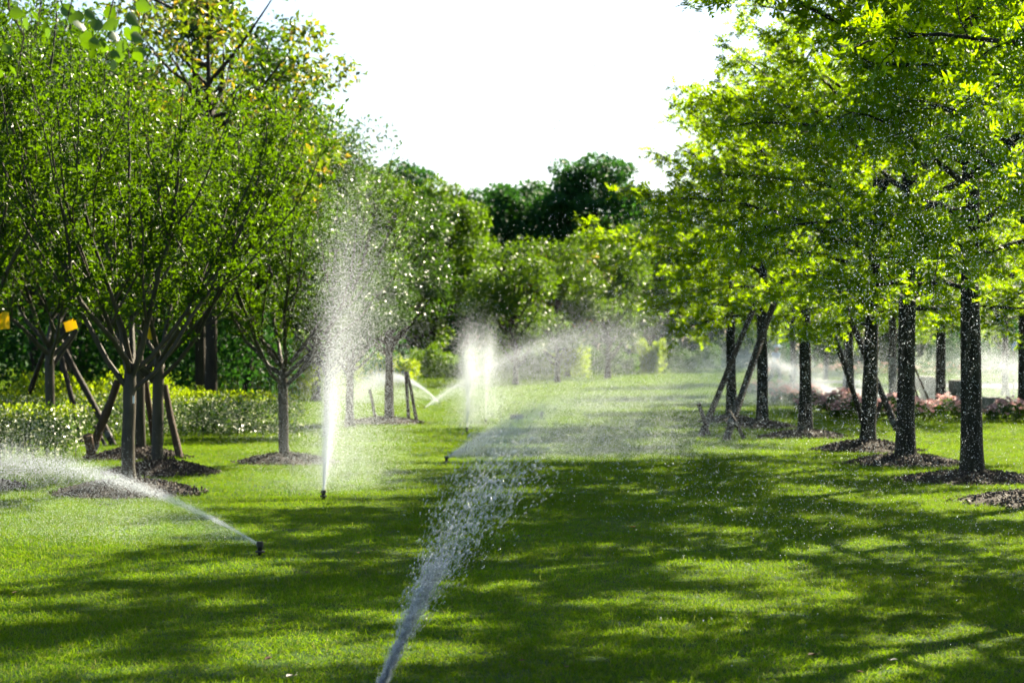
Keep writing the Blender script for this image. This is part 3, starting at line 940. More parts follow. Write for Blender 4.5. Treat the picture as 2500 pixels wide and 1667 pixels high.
# ------------------------------------------------------------------ yellow insect cards, tag, box, sign
def card(px, py, d, w, h, rz, tilt, label):
    c = at(px, py, d)
    o = thing('insect_card', c, label, 'insect card', 'yellow insect cards hung in the left trees', rz)
    mb = MB()
    nx = 7
    V, F = [], []
    for s in (0, 1):
        for j in range(2):
            for i in range(nx):
                u = i / (nx - 1) - .5
                V.append((u * w + (j - .5) * -h * math.tan(tilt), .025 * math.cos(u * 3.1) + .003 * s, (j - .5) * h + u * w * math.tan(tilt)))
    for s in (0, 1):
        for i in range(nx - 1):
            b = s * 2 * nx
            F.append((b + i, b + i + 1, b + nx + i + 1, b + nx + i))
    for i in range(nx - 1):
        F += [(i, i + 1, 2 * nx + i + 1, 2 * nx + i), (nx + i, nx + i + 1, 3 * nx + i + 1, 3 * nx + i)]
    F += [(0, nx, 3 * nx, 2 * nx), (nx - 1, 2 * nx - 1, 4 * nx - 1, 3 * nx - 1)]
    mb.add(V, np.array(F))
    mb.build('card', M['yellow'], o)
    mb = MB()
    tube(mb, [(0, .02, h * .45), (.01, .02, h * .5 + .15), (0, .05, h * .5 + .5)], [.003] * 3, 4)
    mb.build('wire', M['wire'], o)


card(5, 783, 28.0, .20, .24, .2, .05, 'yellow insect card cut off by the left edge of the picture')
card(172, 794, 31.0, .20, .15, -.3, .32, 'tilted yellow insect card between the left edge and the nearest tree')
card(368, 812, 27.2, .12, .20, .9, .0, 'narrow yellow insect card behind the limbs of the nearest vase-shaped tree')

o = thing('plant_tag', at(324, 975, ground_d(1172, .12) - .09), 'small white tag fixed to the nearest vase-shaped trunk', 'tag')
mb = MB()
box(mb, (.01, 0, 0), (.022, .004, .085))
mb.build('plate', M['white'], o)
mb = MB()
lathe(mb, [(.0, .035), (.005, .035), (.005, .045), (0, .045)], 8, (.01, -.003, -.004))
mb.build('pin', M['wire'], o)

o = thing('utility_box', at(2178, 882, 51.8), 'small dark utility box fixed to the hazy oak trunk', 'box')
mb = MB()
box(mb, (0, 0, 0), (.13, .08, .17))
box(mb, (0, -.005, .09), (.15, .11, .015))
case = mb.build('case', M['box'], o)
mb = MB()
box(mb, (0, -.043, -.01), (.09, .006, .11))
mb.build('door', M['box'], case)

o = thing('blue_sign', (wx(2476, 66), 66, 0), 'small bright blue sign on a post beyond the path', 'sign')
mb = MB()
zc = EYE + (850 - 845) / FPX * 66
prof = [(-.05, -.15), (.05, -.15), (.07, -.11), (.07, .11), (.05, .15), (-.05, .15), (-.07, .11), (-.07, -.11)]
V = [(x, s, zc + z) for s in (-.012, .012) for x, z in prof]
mb.add(V, np.array([[i, (i + 1) % 8, 8 + (i + 1) % 8, 8 + i] for i in range(8)]), np.array([list(range(7, -1, -1)), list(range(8, 16))]))
mb.build('panel', M['blue'], o)
mb = MB()
tube(mb, [(0, .05, -.05), (0, .05, zc)], [.03, .03], 10)
mb.build('post', M['wire'], o)

# ------------------------------------------------------------------ lounge seats, white bench
def lounge(loc, rz, s, label):
    o = thing('lounge_seat', loc, label, 'lounge seat', 'grey moulded lounge seats by the path', rz)
    o.scale = (s, s, s)
    prof = [(-.66, .80), (-.40, .82), (-.30, .79), (-.22, .62), (-.12, .48), (.02, .405), (.20, .385), (.46, .39), (.58, .36), (.66, .27), (.68, .10), (.66, 0),
            (-.28, 0), (-.36, .08), (-.40, .20), (-.46, .34), (-.56, .40), (-.63, .46), (-.66, .60)]
    n = len(prof)
    mb = MB()
    ys = [(-.36, .94), (-.33, 1.0), (.33, 1.0), (.36, .94)]
    V = [((x - 0) * k, y, .4 + (z - .4) * k if z > .02 else z) for y, k in ys for x, z in prof]
    F = [(r_ * n + i, r_ * n + (i + 1) % n, (r_ + 1) * n + (i + 1) % n, (r_ + 1) * n + i) for r_ in range(3) for i in range(n)]
    mb.add(V, np.array(F), np.array([list(range(n - 1, -1, -1)), list(range(3 * n, 4 * n))]))
    mb.build('shell', M['seat'], o)
    for yy in (-.25, .25):
        mb = MB()
        box(mb, (.15, yy, -.01), (.8, .06, .03))
        mb.build('foot_rail', M['wire'], o)


lounge((wx(2388, 49.0), 49.0, .01), 0, 1.0, 'grey moulded lounge seat behind the nearest oak trunk')
lounge((wx(2290, 56.5), 56.5, .04), .25, .95, 'smaller looking grey lounge seat farther back on the path')
o = thing('white_bench', (wx(2045, 69), 69, .03), 'low white slab bench in the mist beside the path', 'bench')
mb = MB()
box(mb, (0, 0, .40), (1.5, .45, .10))
mb.build('seat', M['white'], o)
for sx in (-.55, .55):
    mb = MB()
    box(mb, (sx, 0, .17), (.12, .38, .36))
    mb.build('leg', M['white'], o)

# ------------------------------------------------------------------ the walking person
def skin_obj(name, verts, edges, radii, mat, parent, root=0):
    me = bpy.data.meshes.new(name)
    me.from_pydata(verts, edges, [])
    me.materials.append(mat)
    ob = link(name, me, parent)
    md = ob.modifiers.new('skin', 'SKIN')
    md.use_smooth_shade = True
    sv = me.skin_vertices[0].data
    for i, r_ in enumerate(radii):
        sv[i].radius = r_ if isinstance(r_, tuple) else (r_, r_)
        sv[i].use_root = (i == root)
    sub = ob.modifiers.new('sub', 'SUBSURF')
    sub.levels = sub.render_levels = 1
    return ob


def person():
    d = 82.0
    o = thing('person', (wx(1893, d), d, .0), 'person in pale blue shirt and cap and dark trousers walking in the mist', 'person', None, R(-60))
    # pelvis, chest, neck, head, arms, legs (facing +y, mid-stride)
    v = [(0, 0, .92), (0, .02, 1.15), (0, .03, 1.36), (0, .05, 1.48), (0, .08, 1.58), (0, .09, 1.68),
         (.19, .03, 1.37), (.25, -.08, 1.12), (.24, -.02, .88), (.24, .03, .79), (-.19, .03, 1.37), (-.25, .10, 1.13), (-.22, .26, .95), (-.21, .32, .88),
         (.10, 0, .88), (.10, .17, .50), (.10, .10, .09), (.10, .24, .05), (-.10, 0, .88), (-.10, -.10, .49), (-.10, -.38, .14), (-.10, -.28, .05)]
    e = [(0, 1), (1, 2), (2, 3), (3, 4), (4, 5), (2, 6), (6, 7), (7, 8), (8, 9), (2, 10), (10, 11), (11, 12), (12, 13), (0, 14), (14, 15), (15, 16), (16, 17), (0, 18), (18, 19), (19, 20), (20, 21)]
    r_ = [(.15, .10), (.15, .10), (.15, .10), .055, .09, .085, .07, .045, .035, .04, .07, .045, .035, .04, .09, .065, .042, .035, .09, .065, .042, .035]
    skin_obj('body', v, e, r_, M['skin'], o)
    k = [0, 1, 2, 6, 7, 10, 11]
    skin_obj('shirt', [v[i] for i in k], [(0, 1), (1, 2), (2, 3), (3, 4), (2, 5), (5, 6)], [(.185, .13), (.18, .125), (.175, .12), .09, .07, .09, .07], M['shirt'], o)
    k = [0, 14, 15, 16, 18, 19, 20]
    skin_obj('trousers', [v[i] for i in k], [(0, 1), (1, 2), (2, 3), (0, 4), (4, 5), (5, 6)], [(.17, .12), .11, .08, .06, .11, .08, .06], M['trousers'], o)
    mb = MB()
    lathe(mb, [(.0, 1.80), (.07, 1.785), (.11, 1.74), (.118, 1.68), (.22, 1.655), (.225, 1.645), (.115, 1.66)], 14, (0, .09, 0))
    mb.build('cap', M['shirt'], o, True)


person()

# ------------------------------------------------------------------ overhanging branch, top left, close to the camera
def overhang():
    r = np.random.default_rng(19)
    o = thing('overhanging_tree', (-4.6, 9.2, 0), 'dark broad-leaved branch hanging into the top left corner', 'tree')
    base = np.array([-4.6, 9.2, 0])
    mb = MB()
    tube(mb, [(0, 0, -.1), (.03, 0, 0), (.02, .02, .8), (.1, 0, 1.8), (.2, -.05, 2.8), (.5, -.1, 3.6)], [.2, .15, .13, .12, .1, .06], 12)
    tube(mb, [(.2, -.05, 2.8), (1.0, -.2, 3.3), (1.9, -.3, 3.42), (2.7, -.35, 3.30), (3.1, -.4, 3.1)], [.06, .045, .03, .015, .006], 7)
    tw = []
    for (px, py) in ((60, -60), (150, -90), (250, -80), (300, -40), (20, 20), (330, -60)):
        s = np.array(at(px, py, 8.7 + r.uniform(-.2, .3))) - base
        e = s + np.array([r.uniform(-.03, .06), r.uniform(-.1, .1), -.30])
        m = (s + e) / 2 + np.array([.05, 0, .03])
        tube(mb, [s + np.array([0, 0, .12]), s, m, e], [.006, .005, .004, .002], 4)
        tw.append((s, e))
    mb.build('trunk', M['dark_bark'], o, True)
    # leaf positions in the photo (px, py), and how each blade hangs
    spots = [(55, 45, 40), (180, 25, 55), (145, 20, 45), (190, 50, 50), (205, 25, 40), (112, 55, 30), (20, 160, 36), (8, 175, 30), (48, 10, 40), (222, 78, 40), (240, 45, 44), (262, 15, 44),
             (215, 100, 42), (205, 95, 36), (232, 118, 34), (258, 108, 40), (276, 140, 36), (285, 150, 36), (300, 70, 46), (318, 85, 42), (338, 112, 40), (325, 128, 36), (268, 128, 30),
             (290, 50, 48), (310, 30, 46), (270, 75, 44), (350, 12, 42), (372, 12, 40), (330, 8, 44), (110, 70, 32), (380, 145, 26), (365, 150, 26), (75, 25, 34), (22, 30, 40), (245, 92, 36), (305, 98, 40), (340, 60, 40), (5, 110, 34)]
    T = np.array([[0, 0, 0], [.30, .18, .04], [.42, .42, .07], [.28, .72, .05], [0, 1, -.05], [-.28, .72, .05], [-.42, .42, .07], [-.30, .18, .04], [0, .2, -.01], [0, .45, -.02], [0, .72, -.02]])
    F = np.array([[0, 1, 8], [1, 2, 9], [1, 9, 8], [2, 3, 10], [2, 10, 9], [3, 4, 10], [0, 8, 7], [8, 9, 6], [8, 6, 7], [9, 10, 5], [9, 5, 6], [10, 4, 5]])
    lm = MB()
    lm.add(T, F)
    me = lm.mesh('leaf', M['near_leaf'], True)
    for px, py, sz in spots:
        p = Vector(at(px, py, 8.7 + r.uniform(-.35, .35))) - Vector(base)
        lf = link('leaf', me, o, p)
        lf.rotation_euler = (R(-90) + r.normal(0, .6), r.normal(0, .7), r.uniform(-1.2, 1.2))
        s = sz / FPX * 8.7 * .95
        lf.scale = (s, s, s)


overhang()

# ------------------------------------------------------------------ fallen leaves and bits on the lawn
def litter(px, py, size, mat, label, r):
    d = ground_d(py, .03)
    o = thing('fallen_leaf', (wx(px, d), d, .03), label, 'fallen leaf', 'fallen leaves on the lawn', r.uniform(0, 6))
    s = size / FPX * d
    T = np.array([[0, -.5, .05], [.28, -.2, .16], [.30, .15, .2], [0, .5, .12], [-.3, .15, .22], [-.28, -.2, .14], [0, 0, .0]]) * s
    mb = MB()
    mb.add(T, np.array([[6, 0, 1], [6, 1, 2], [6, 2, 3], [6, 3, 4], [6, 4, 5], [6, 5, 0]]))
    mb.build('blade', mat, o)
    mb = MB()
    tube(mb, np.array([[0, -.5, .05], [.03, -.7, .12], [.08, -.85, .25]]) * s, [.02 * s, .015 * s, .01 * s], 4)
    mb.build('stalk', mat, o)


lr = np.random.default_rng(4)
for px, py, sz, mk, lab in [(657, 1608, 30, 'dead_leaf', 'dark curled leaf standing in the bright grass at the bottom left'),
                            (912, 1344, 14, 'dead_leaf', 'dark leaf scrap on shaded grass right of the front sprinkler'),
                            (876, 1350, 12, 'dead_leaf', 'smaller dark scrap just left of another one right of the front sprinkler'),
                            (748, 1397, 14, 'dead_leaf', 'dark scrap below and right of the front sprinkler'),
                            (1545, 1287, 18, 'orange_leaf', 'small orange leaf on the lawn right of the foreground water'),
                            (1984, 1600, 34, 'dead_leaf', 'flat brown leaf in the grass at the bottom right'),
                            (2182, 1611, 20, 'pale_stone', 'pale curled leaf at the bottom right, right of the flat brown one'),
                            (2098, 1640, 20, 'dead_leaf', 'reddish leaf near the bottom edge right of centre'),
                            (1275, 1612, 18, 'dead_leaf', 'brown leaf below the right foot of the foreground water'),
                            (1383, 1628, 24, 'dead_leaf', 'brown leaf at the bottom, right of the foreground water'),
                            (38, 1446, 14, 'dead_leaf', 'dark scrap at the left edge of the shaded lawn'),
                            (1055, 1448, 12, 'dead_leaf', 'dark scrap left of the foreground water'),
                            (710, 1652, 34, 'pale_stone', 'pale straw-like leaf at the bottom left of centre'),
                            (2255, 1562, 14, 'pale_stone', 'small white curled leaf on dark grass at the lower right')]:
    litter(px, py, sz, M[mk], lab, lr)

# ------------------------------------------------------------------ sprinkler heads
def sprinkler(px, py, label, h=.07, r=.026):
    d = ground_d(py)
    o = thing('sprinkler_head', (wx(px, d), d, 0), label, 'sprinkler', 'pop-up sprinkler heads')
    mb = MB()
    lathe(mb, [(0, -.05), (r * .75, -.05), (r * .75, h * .55), (r * .8, h * .58)], 14)
    mb.build('riser', M['plastic'], o, True)
    mb = MB()
    lathe(mb, [(r * .8, h * .52), (r * 1.05, h * .55), (r * 1.05, h * .92), (r * .95, h), (0, h)], 14)
    tur = mb.build('turret', M['plastic'], o)
    mb = MB()
    lathe(mb, [(0, h * .7 - .008), (r * .35, h * .7 - .008), (r * .35, h * .7 + .008), (0, h * .7 + .008)], 8, (-r * .85 if px < 1000 else r * .85, -.3 * r, 0))
    mb.build('nozzle', M['brass'], tur)
    mb = MB()
    lathe(mb, [(r * .8, .0), (r * 1.5, .0), (r * 1.5, .012), (r * .8, .016)], 16)
    mb.build('collar', M['plastic'], o)
    return (wx(px, d), d, h * .7)


H1 = sprinkler(635, 1348, 'black sprinkler head in front spraying to the left', .085, .026)
H2 = sprinkler(790, 1212, 'sprinkler head at the foot of the tall white jet')
H3 = sprinkler(1090, 1128, 'black sprinkler head spraying a fan to the right in mid lawn', .09, .028)
H4 = sprinkler(1140, 1052, 'sprinkler head under the nearer of the misty twin jets')
H5 = sprinkler(1186, 1032, 'sprinkler head under the farther of the misty twin jets')
H6 = sprinkler(1036, 1000, 'sprinkler head left of the misty twin jets throwing to the right')
H7 = sprinkler(1072, 986, 'sprinkler head left of the misty twin jets throwing to the left')
H8 = sprinkler(2060, 990, 'sprinkler head at the flower beds throwing up left')
H9 = sprinkler(2158, 984, 'sprinkler head at the flower beds just right of another')
H10 = sprinkler(1322, 1022, 'pale sprinkler head standing in mist right of the twin jets', .16, .035)

d = ground_d(1024)
o = thing('valve_box', (wx(1262, d), d, -.02), 'small brown valve box in the lawn right of the twin jets', 'valve box')
mb = MB()
box(mb, (0, 0, .06), (.30, .24, .12))
mb.build('case', M['pole_brown'], o)
mb = MB()
box(mb, (0, 0, .128), (.33, .27, .016))
mb.build('lid', M['pole_brown'], o)

# ------------------------------------------------------------------ water
def drops_group():
    ng = bpy.data.node_groups.new('water_points', 'GeometryNodeTree')
    ng.interface.new_socket('Geometry', in_out='INPUT', socket_type='NodeSocketGeometry')
    ng.interface.new_socket('Geometry', in_out='OUTPUT', socket_type='NodeSocketGeometry')
    gi, go = ng.nodes.new('NodeGroupInput'), ng.nodes.new('NodeGroupOutput')
    mp = ng.nodes.new('GeometryNodeMeshToPoints')
    na = ng.nodes.new('GeometryNodeInputNamedAttribute')
    na.data_type = 'FLOAT'
    na.inputs['Name'].default_value = 'rad'
    sm = ng.nodes.new('GeometryNodeSetMaterial')
    sm.inputs['Material'].default_value = M['water']
    ng.links.new(gi.outputs[0], mp.inputs['Mesh'])
    ng.links.new(na.outputs['Attribute'], mp.inputs['Radius'])
    ng.links.new(mp.outputs[0], sm.inputs['Geometry'])
    ng.links.new(sm.outputs[0], go.inputs[0])
    return ng


POINTS = drops_group()


def fly(r, n, p0, az, el, v, daz=2, delv=2, vj=.08, k=(.25, .9), kpow=1.0, wind=(0, 0, 0), s0=.004, s1=.05, tmax=None, tpow=1.0):
    """Drops of a sprinkler jet caught in flight: each has its own drag, so small ones fall short and make the curtain under the jet.
    az is degrees clockwise from straight away from the camera."""
    a = R(az) + r.normal(0, R(daz), n)
    e = R(el) + r.normal(0, R(delv), n)
    sp = v * (1 + r.normal(0, vj, n))
    kk = k[0] + (k[1] - k[0]) * r.random(n) ** kpow
    V = np.stack([np.sin(a) * np.cos(e), np.cos(a) * np.cos(e), np.sin(e)], -1) * sp[:, None]
    T = tmax if tmax else 2 * v * math.sin(R(max(el, 6))) / 9.81 * 1.35
    t = (r.random(n) ** tpow * T)[:, None]
    W = np.array(wind)[None, :] + np.stack([np.zeros(n), np.zeros(n), -9.81 / kk], -1)
    K = kk[:, None]
    P = np.array(p0) + (V - W) * (1 - np.exp(-K * t)) / K + W * t
    P += r.normal(0, 1, (n, 3)) * (s0 + s1 * t)
    ok = P[:, 2] > .01
    return P[ok], t[ok, 0]


def spray(name, P, rad, label, group='sprinkler sprays over the lawn'):
    me = bpy.data.meshes.new(name)
    me.vertices.add(len(P))
    me.vertices.foreach_set('co', P.astype(np.float32).ravel())
    at_ = me.attributes.new('rad', 'FLOAT', 'POINT')
    at_.data.foreach_set('value', rad.astype(np.float32))
    me.materials.append(M['water'])
    o = link(name, me)
    md = o.modifiers.new('drops', 'NODES')
    md.node_group = POINTS
    return tag(o, label, 'water spray', group, 'stuff')


def rads(r, n, lo, hi, p=2.0):
    return lo + (hi - lo) * r.random(n) ** p


wr = np.random.default_rng(2)


def many(label, parts, name='water_spray', fine=(2.8, .58)):
    PP, RR = [], []
    for n, lo, hi, kw in parts:
        kw.setdefault('tpow', .72)
        P, t = fly(wr, int(n * fine[0]), **kw)
        PP.append(P)
        RR.append(rads(wr, len(P), lo * fine[1], hi * fine[1], 2.5))
    return spray(name, np.concatenate(PP), np.concatenate(RR), label)


# the tall jet, thrown away from the camera
many('tall white water jet rising beside the slender left tree', [
    (24000, .0022, .0046, dict(p0=H2, az=2.0, el=61, v=9.4, daz=4.4, delv=4.5, vj=.16, k=(.35, 1.4), kpow=1.2, s0=.02, s1=.13, tmax=1.8)),
    (42000, .0018, .0040, dict(p0=H2, az=4.0, el=59, v=9.2, daz=6.0, delv=5, vj=.2, k=(.5, 2.8), s0=.02, s1=.18, wind=(.2, 0, 0), tmax=2.6)),
    (50000, .0016, .0034, dict(p0=H2, az=2.0, el=55, v=8.0, daz=14.0, delv=10, vj=.28, k=(1.2, 6), s0=.03, s1=.30, tmax=2.6)),
    (9000, .002, .004, dict(p0=H2, az=2.0, el=60, v=8.4, daz=5, delv=4, vj=.2, s0=.006, s1=.08, tmax=.2)),
    (60000, .0012, .0028, dict(p0=(H2[0], H2[1] + .3, .25), az=5, el=40, v=4.5, daz=70, delv=22, vj=.45, k=(2, 7), s0=.08, s1=.30, tmax=1.6))])
# front left head
many('thin water jet shot to the left from the front sprinkler', [
    (30000, .0016, .0034, dict(p0=H1, az=-58, el=22, v=9.6, daz=1.0, delv=1.0, vj=.05, k=(.3, 1.0), s1=.035, tmax=.9)),
    (36000, .0012, .0026, dict(p0=H1, az=-62, el=13, v=8.6, daz=10, delv=6.0, vj=.2, k=(.6, 3.0), s1=.07, tmax=1.0)),
    (36000, .0012, .0028, dict(p0=H1, az=-56, el=20, v=10.5, daz=6, delv=4, vj=.15, k=(.3, 1.5), s1=.15, tmax=1.6))])
# mid lawn fan to the right
many('wide misty water fan blown to the right across mid lawn', [
    (34000, .0020, .0042, dict(p0=H3, az=58, el=29, v=8.6, daz=7, delv=2.5, vj=.10, k=(.3, 1.4), s1=.05, tmax=1.2)),
    (140000, .0020, .0044, dict(p0=H3, az=68, el=17, v=8.4, daz=17, delv=8, vj=.25, k=(.5, 2.6), s1=.18, tmax=1.5)),
    (5000, .0025, .005, dict(p0=H3, az=62, el=24, v=9.5, daz=6, delv=5.0, vj=.1, s1=.03, tmax=.2))])
many('nearer misty upright jet of the twin jets', [
    (30000, .0025, .005, dict(p0=H4, az=3, el=68, v=6.6, daz=7, delv=3, vj=.12, k=(.4, 1.3), s1=.08, tmax=1.4)),
    (26000, .0025, .0045, dict(p0=H4, az=10, el=50, v=6.2, daz=25, delv=9, vj=.2, k=(.8, 4), s1=.2, tmax=1.6))])
many('farther fainter upright jet of the twin jets', [
    (15000, .0025, .005, dict(p0=H5, az=3, el=68, v=7.0, daz=5, delv=3, vj=.08, k=(.4, 1.5), s1=.11, tmax=1.5)),
    (22000, .0025, .0045, dict(p0=H5, az=40, el=45, v=6.4, daz=30, delv=9, vj=.2, k=(.8, 4), s1=.25, tmax=1.6))])
many('long water arc thrown right from behind the twin jets', [
    (30000, .0025, .0048, dict(p0=H6, az=98, el=36, v=11.2, daz=2.2, delv=1.6, vj=.06, k=(.2, .7), s1=.07, tmax=1.4)),
    (190000, .0022, .0048, dict(p0=H6, az=98, el=33, v=11.5, daz=11, delv=6, vj=.18, k=(.3, 2.0), s1=.24, tmax=2.1))])
many('thin slanting water jet thrown up left near the farthest glossy tree', [
    (14000, .003, .006, dict(p0=H7, az=-80, el=44, v=5.8, daz=2.0, delv=1.5, vj=.05, k=(.3, .9), s1=.05, tmax=.75)),
    (16000, .003, .006, dict(p0=H7, az=-75, el=30, v=6, daz=14, delv=7, vj=.2, k=(.6, 3), s1=.18, tmax=1.3))])
many('misty water jet thrown up left over the pink flower beds', [
    (36000, .003, .006, dict(p0=H8, az=-75, el=40, v=8.4, daz=3, delv=2, vj=.06, k=(.3, 1.0), s1=.08, tmax=1.2)),
    (190000, .003, .0065, dict(p0=H8, az=-60, el=36, v=8.6, daz=28, delv=9, vj=.28, k=(.6, 3.0), s1=.32, tmax=2.0))])
many('misty water jet from the right over the far path and lounge seats', [
    (34000, .003, .006, dict(p0=(14.6, 50, .1), az=-84, el=36, v=9.2, daz=3, delv=2.5, vj=.07, k=(.3, 1.2), s1=.11, tmax=1.4)),
    (180000, .003, .0065, dict(p0=(14.6, 50, .1), az=-80, el=33, v=9.2, daz=18, delv=9, vj=.25, k=(.6, 3.0), s1=.3, tmax=1.9))])
many('second misty jet thrown up left just right of the propped oak', [
    (26000, .003, .006, dict(p0=H9, az=-80, el=40, v=7.2, daz=4, delv=3, vj=.08, k=(.4, 1.4), s1=.10, tmax=1.2)),
    (70000, .003, .006, dict(p0=H9, az=-40, el=50, v=7, daz=50, delv=10, vj=.25, k=(.8, 4), s1=.32, tmax=1.7))])
# big drops falling across the oaks, from a head outside the frame on the right
many('cloud of bright drops falling in front of the right oaks', [
    (19000, .0014, .0048, dict(p0=(4.6, 4.8, .1), az=-8.5, el=30.5, v=16.2, daz=4.6, delv=2.4, vj=.08, k=(.1, .35), s1=.10, tmax=1.6, tpow=.8)),
    (36000, .0011, .0034, dict(p0=(4.6, 4.8, .1), az=-8.5, el=29.5, v=16.0, daz=5.5, delv=3.4, vj=.12, k=(.15, .7), s1=.15, tmax=1.9, tpow=.8)),
    (90000, .0010, .0023, dict(p0=(4.6, 4.8, .1), az=-8.0, el=29, v=15.8, daz=6.5, delv=4.5, vj=.16, k=(.2, 1.2), s1=.2, tmax=2.6))], fine=(1.0, 1.0))


# foreground stream: single drops, stretched along their flight
def stream():
    r = np.random.default_rng(12)
    mb = MB()
    t_ = (1 + 5 ** .5) / 2
    I = unit(np.array([[-1, t_, 0], [1, t_, 0], [-1, -t_, 0], [1, -t_, 0], [0, -1, t_], [0, 1, t_], [0, -1, -t_], [0, 1, -t_], [t_, 0, -1], [t_, 0, 1], [-t_, 0, -1], [-t_, 0, 1]]))
    IF = np.array([[0, 11, 5], [0, 5, 1], [0, 1, 7], [0, 7, 10], [0, 10, 11], [1, 5, 9], [5, 11, 4], [11, 10, 2], [10, 7, 6], [7, 1, 8], [3, 9, 4], [3, 4, 2], [3, 2, 6], [3, 6, 8], [3, 8, 9], [4, 9, 5], [2, 4, 11], [6, 2, 10], [8, 6, 7], [9, 8, 1]])
    p0 = np.array([-.60, 9.0, .05])
    for n, T, rr, tp, js, sr in ((1300, .13, (.0012, .0026), 1.0, .45, (6, 14)), (6200, .31, (.0009, .0026), 1.1, 1.0, (2, 6)), (1600, 1.0, (.0009, .0026), .8, 1.0, (1.5, 4))):
        t = r.random(n) ** tp * T
        v0 = np.array([2.05, 1.3, 5.0])
        jit = r.normal(0, 1, (n, 3)) * np.array([.40, .8, .40]) * js
        V0 = v0 + jit
        P = p0 + V0 * t[:, None] + np.array([0, 0, -4.905]) * (t ** 2)[:, None] + r.normal(0, .010, (n, 3))
        Vt = unit(V0 + np.array([0, 0, -9.81]) * t[:, None])
        ok = P[:, 2] > .02
        P, Vt = P[ok], Vt[ok]
        n = len(P)
        rad = r.uniform(*rr, n)
        side = unit(np.cross(Vt, UP + .01))
        up = np.cross(side, Vt)
        st = r.uniform(*sr, n)
        W = P[:, None, :] + rad[:, None, None] * (side[:, None] * I[None, :, 0:1] + up[:, None] * I[None, :, 1:2] + Vt[:, None] * I[None, :, 2:3] * st[:, None, None])
        mb.add(W.reshape(-1, 3), (IF[None] + (np.arange(n) * 12)[:, None, None]).reshape(-1, 3))
    o = mb.build('water_spray', M['drop'], smooth=True)
    tag(o, 'foreground stream of big stretched drops rising from the bottom edge', 'water spray', 'sprinkler sprays over the lawn', 'stuff')


stream()


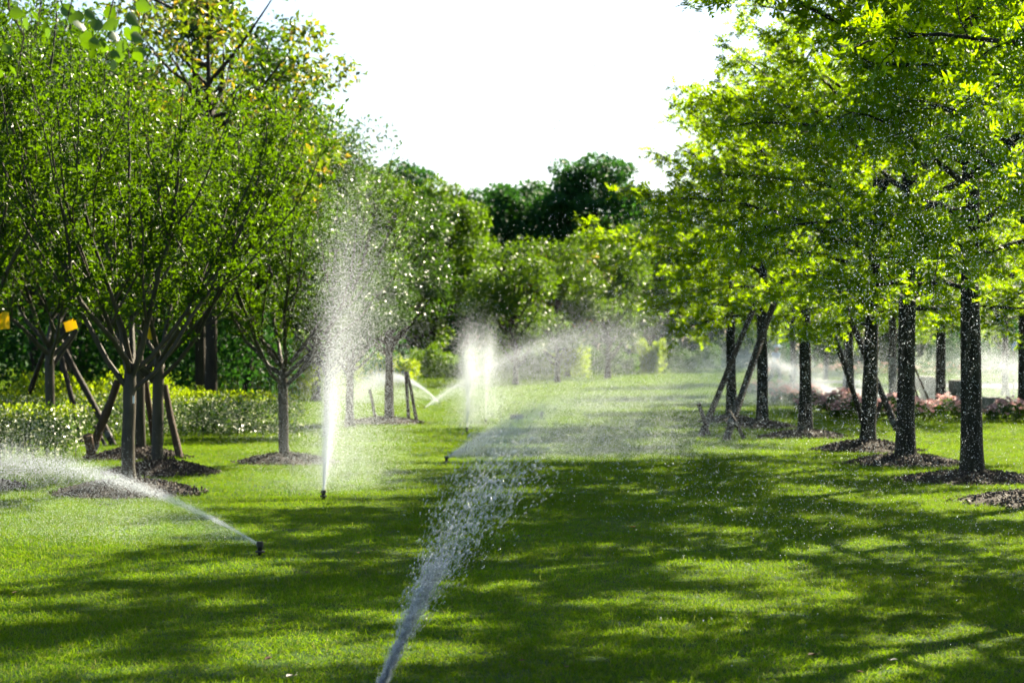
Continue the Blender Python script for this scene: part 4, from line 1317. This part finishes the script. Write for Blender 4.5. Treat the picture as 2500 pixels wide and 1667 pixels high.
# ------------------------------------------------------------------ lawn grass: tufts set out over the ground
def grass():
    r = np.random.default_rng(31)
    src = bpy.data.collections.new('grass_tufts')
    for k in range(5):
        n = 58
        P = np.stack([r.normal(0, .055, n), r.normal(0, .055, n), np.full(n, -.02)], -1)
        L = r.uniform(.024, .046, n) * (np.where(r.random(n) < .12, 1.7, 1.0) if k > 2 else 1.0)
        a = r.uniform(0, 6.283, n)
        lean = r.uniform(.05, .75, n)
        D = np.stack([np.cos(a) * np.sin(lean), np.sin(a) * np.sin(lean), np.cos(lean)], -1)
        side = unit(np.cross(D, r.normal(0, 1, (n, 3))))
        w = r.uniform(.0012, .0026, n)[:, None]
        mid = P + D * (L * .6)[:, None]
        tip = P + D * (L * 1.0)[:, None] + np.stack([np.cos(a), np.sin(a), np.full(n, -.6)], -1) * (L * .28)[:, None]
        mb = MB()
        V = np.stack([P - side * w, P + side * w, mid + side * w * .8, mid - side * w * .8, tip], 1).reshape(-1, 3)
        i = (np.arange(n) * 5)[:, None]
        mb.add(V, i + np.array([[0, 1, 2, 3]]), i + np.array([[3, 2, 4]]))
        ob = bpy.data.objects.new('grass_tuft', mb.mesh('grass_tuft', M['grass']))
        src.objects.link(ob)
    PX, SC = [], []
    for d0, d1, rho, s in ((7.5, 14, 300, 1.0), (14, 22, 200, 1.1), (22, 34, 100, 1.4), (34, 55, 42, 2.1), (55, 90, 16, 3.3), (90, 150, 6, 5.2)):
        x0, x1 = -(.257 * d1 + 2.5), .257 * d1 + 2.5
        n = int((x1 - x0) * (d1 - d0) * rho)
        P = np.stack([r.uniform(x0, x1, n), r.uniform(d0, d1, n)], -1)
        P = P[np.abs(P[:, 0]) < .257 * P[:, 1] + 2.5]
        PX.append(P)
        SC.append(np.full(len(P), s))
    P, S = np.concatenate(PX), np.concatenate(SC)
    keep = np.ones(len(P), bool)
    for x, y, rr in MOUNDS:
        keep &= np.hypot(P[:, 0] - x, P[:, 1] - y) > rr * r.uniform(.84, 1.06, len(P))
    for l, rt in (PATH_A, PATH_B):
        poly = l + rt[::-1]
        ins = np.zeros(len(P), bool)
        for (xa, ya), (xb, yb) in zip(poly, poly[1:] + poly[:1]):
            c = ((ya > P[:, 1]) != (yb > P[:, 1])) & (P[:, 0] < (xb - xa) * (P[:, 1] - ya) / ((yb - ya) or 1e-9) + xa)
            ins ^= c
        keep &= ~ins
    P, S = P[keep], S[keep]
    n = len(P)
    me = bpy.data.meshes.new('grass')
    Z = .02 * np.sin(P[:, 0] * .33 + P[:, 1] * .11) * np.sin(P[:, 1] * .21) - 0.02
    me.vertices.add(n)
    me.vertices.foreach_set('co', np.stack([P[:, 0], P[:, 1], Z], -1).astype(np.float32).ravel())
    hgt = np.minimum(S, 1.5) * r.uniform(.7, 1.2, n) * (1 + .25 * np.sin(P[:, 0] * 1.7) * np.sin(P[:, 1] * 1.3))
    sc = np.stack([S * r.uniform(.85, 1.15, n), S * r.uniform(.85, 1.15, n), hgt], -1)
    for nm, ty, val in (('rot', 'FLOAT_VECTOR', np.stack([r.normal(0, .1, n), r.normal(0, .1, n), r.uniform(0, 6.283, n)], -1)), ('scl', 'FLOAT_VECTOR', sc)):
        a = me.attributes.new(nm, ty, 'POINT')
        a.data.foreach_set('vector', val.astype(np.float32).ravel())
    a = me.attributes.new('idx', 'INT', 'POINT')
    a.data.foreach_set('value', r.integers(0, 5, n).astype(np.int32))
    o = link('grass', me)
    tag(o, 'short wet green lawn grass covering the ground', 'grass', None, 'stuff')
    ng = bpy.data.node_groups.new('grass_scatter', 'GeometryNodeTree')
    ng.interface.new_socket('Geometry', in_out='INPUT', socket_type='NodeSocketGeometry')
    ng.interface.new_socket('Geometry', in_out='OUTPUT', socket_type='NodeSocketGeometry')
    gi, go = ng.nodes.new('NodeGroupInput'), ng.nodes.new('NodeGroupOutput')
    ip = ng.nodes.new('GeometryNodeInstanceOnPoints')
    ci = ng.nodes.new('GeometryNodeCollectionInfo')
    ci.inputs['Collection'].default_value = src
    ci.inputs['Separate Children'].default_value = True
    ci.inputs['Reset Children'].default_value = True
    ip.inputs['Pick Instance'].default_value = True

    def named(nm, ty):
        na = ng.nodes.new('GeometryNodeInputNamedAttribute')
        na.data_type = ty
        na.inputs['Name'].default_value = nm
        return na.outputs['Attribute']
    er = ng.nodes.new('FunctionNodeEulerToRotation')
    ng.links.new(named('rot', 'FLOAT_VECTOR'), er.inputs[0])
    ng.links.new(gi.outputs[0], ip.inputs['Points'])
    ng.links.new(ci.outputs[0], ip.inputs['Instance'])
    ng.links.new(named('idx', 'INT'), ip.inputs['Instance Index'])
    ng.links.new(er.outputs[0], ip.inputs['Rotation'])
    ng.links.new(named('scl', 'FLOAT_VECTOR'), ip.inputs['Scale'])
    ng.links.new(ip.outputs[0], go.inputs[0])
    o.modifiers.new('scatter', 'NODES').node_group = ng
    print('grass tufts', n)


grass()
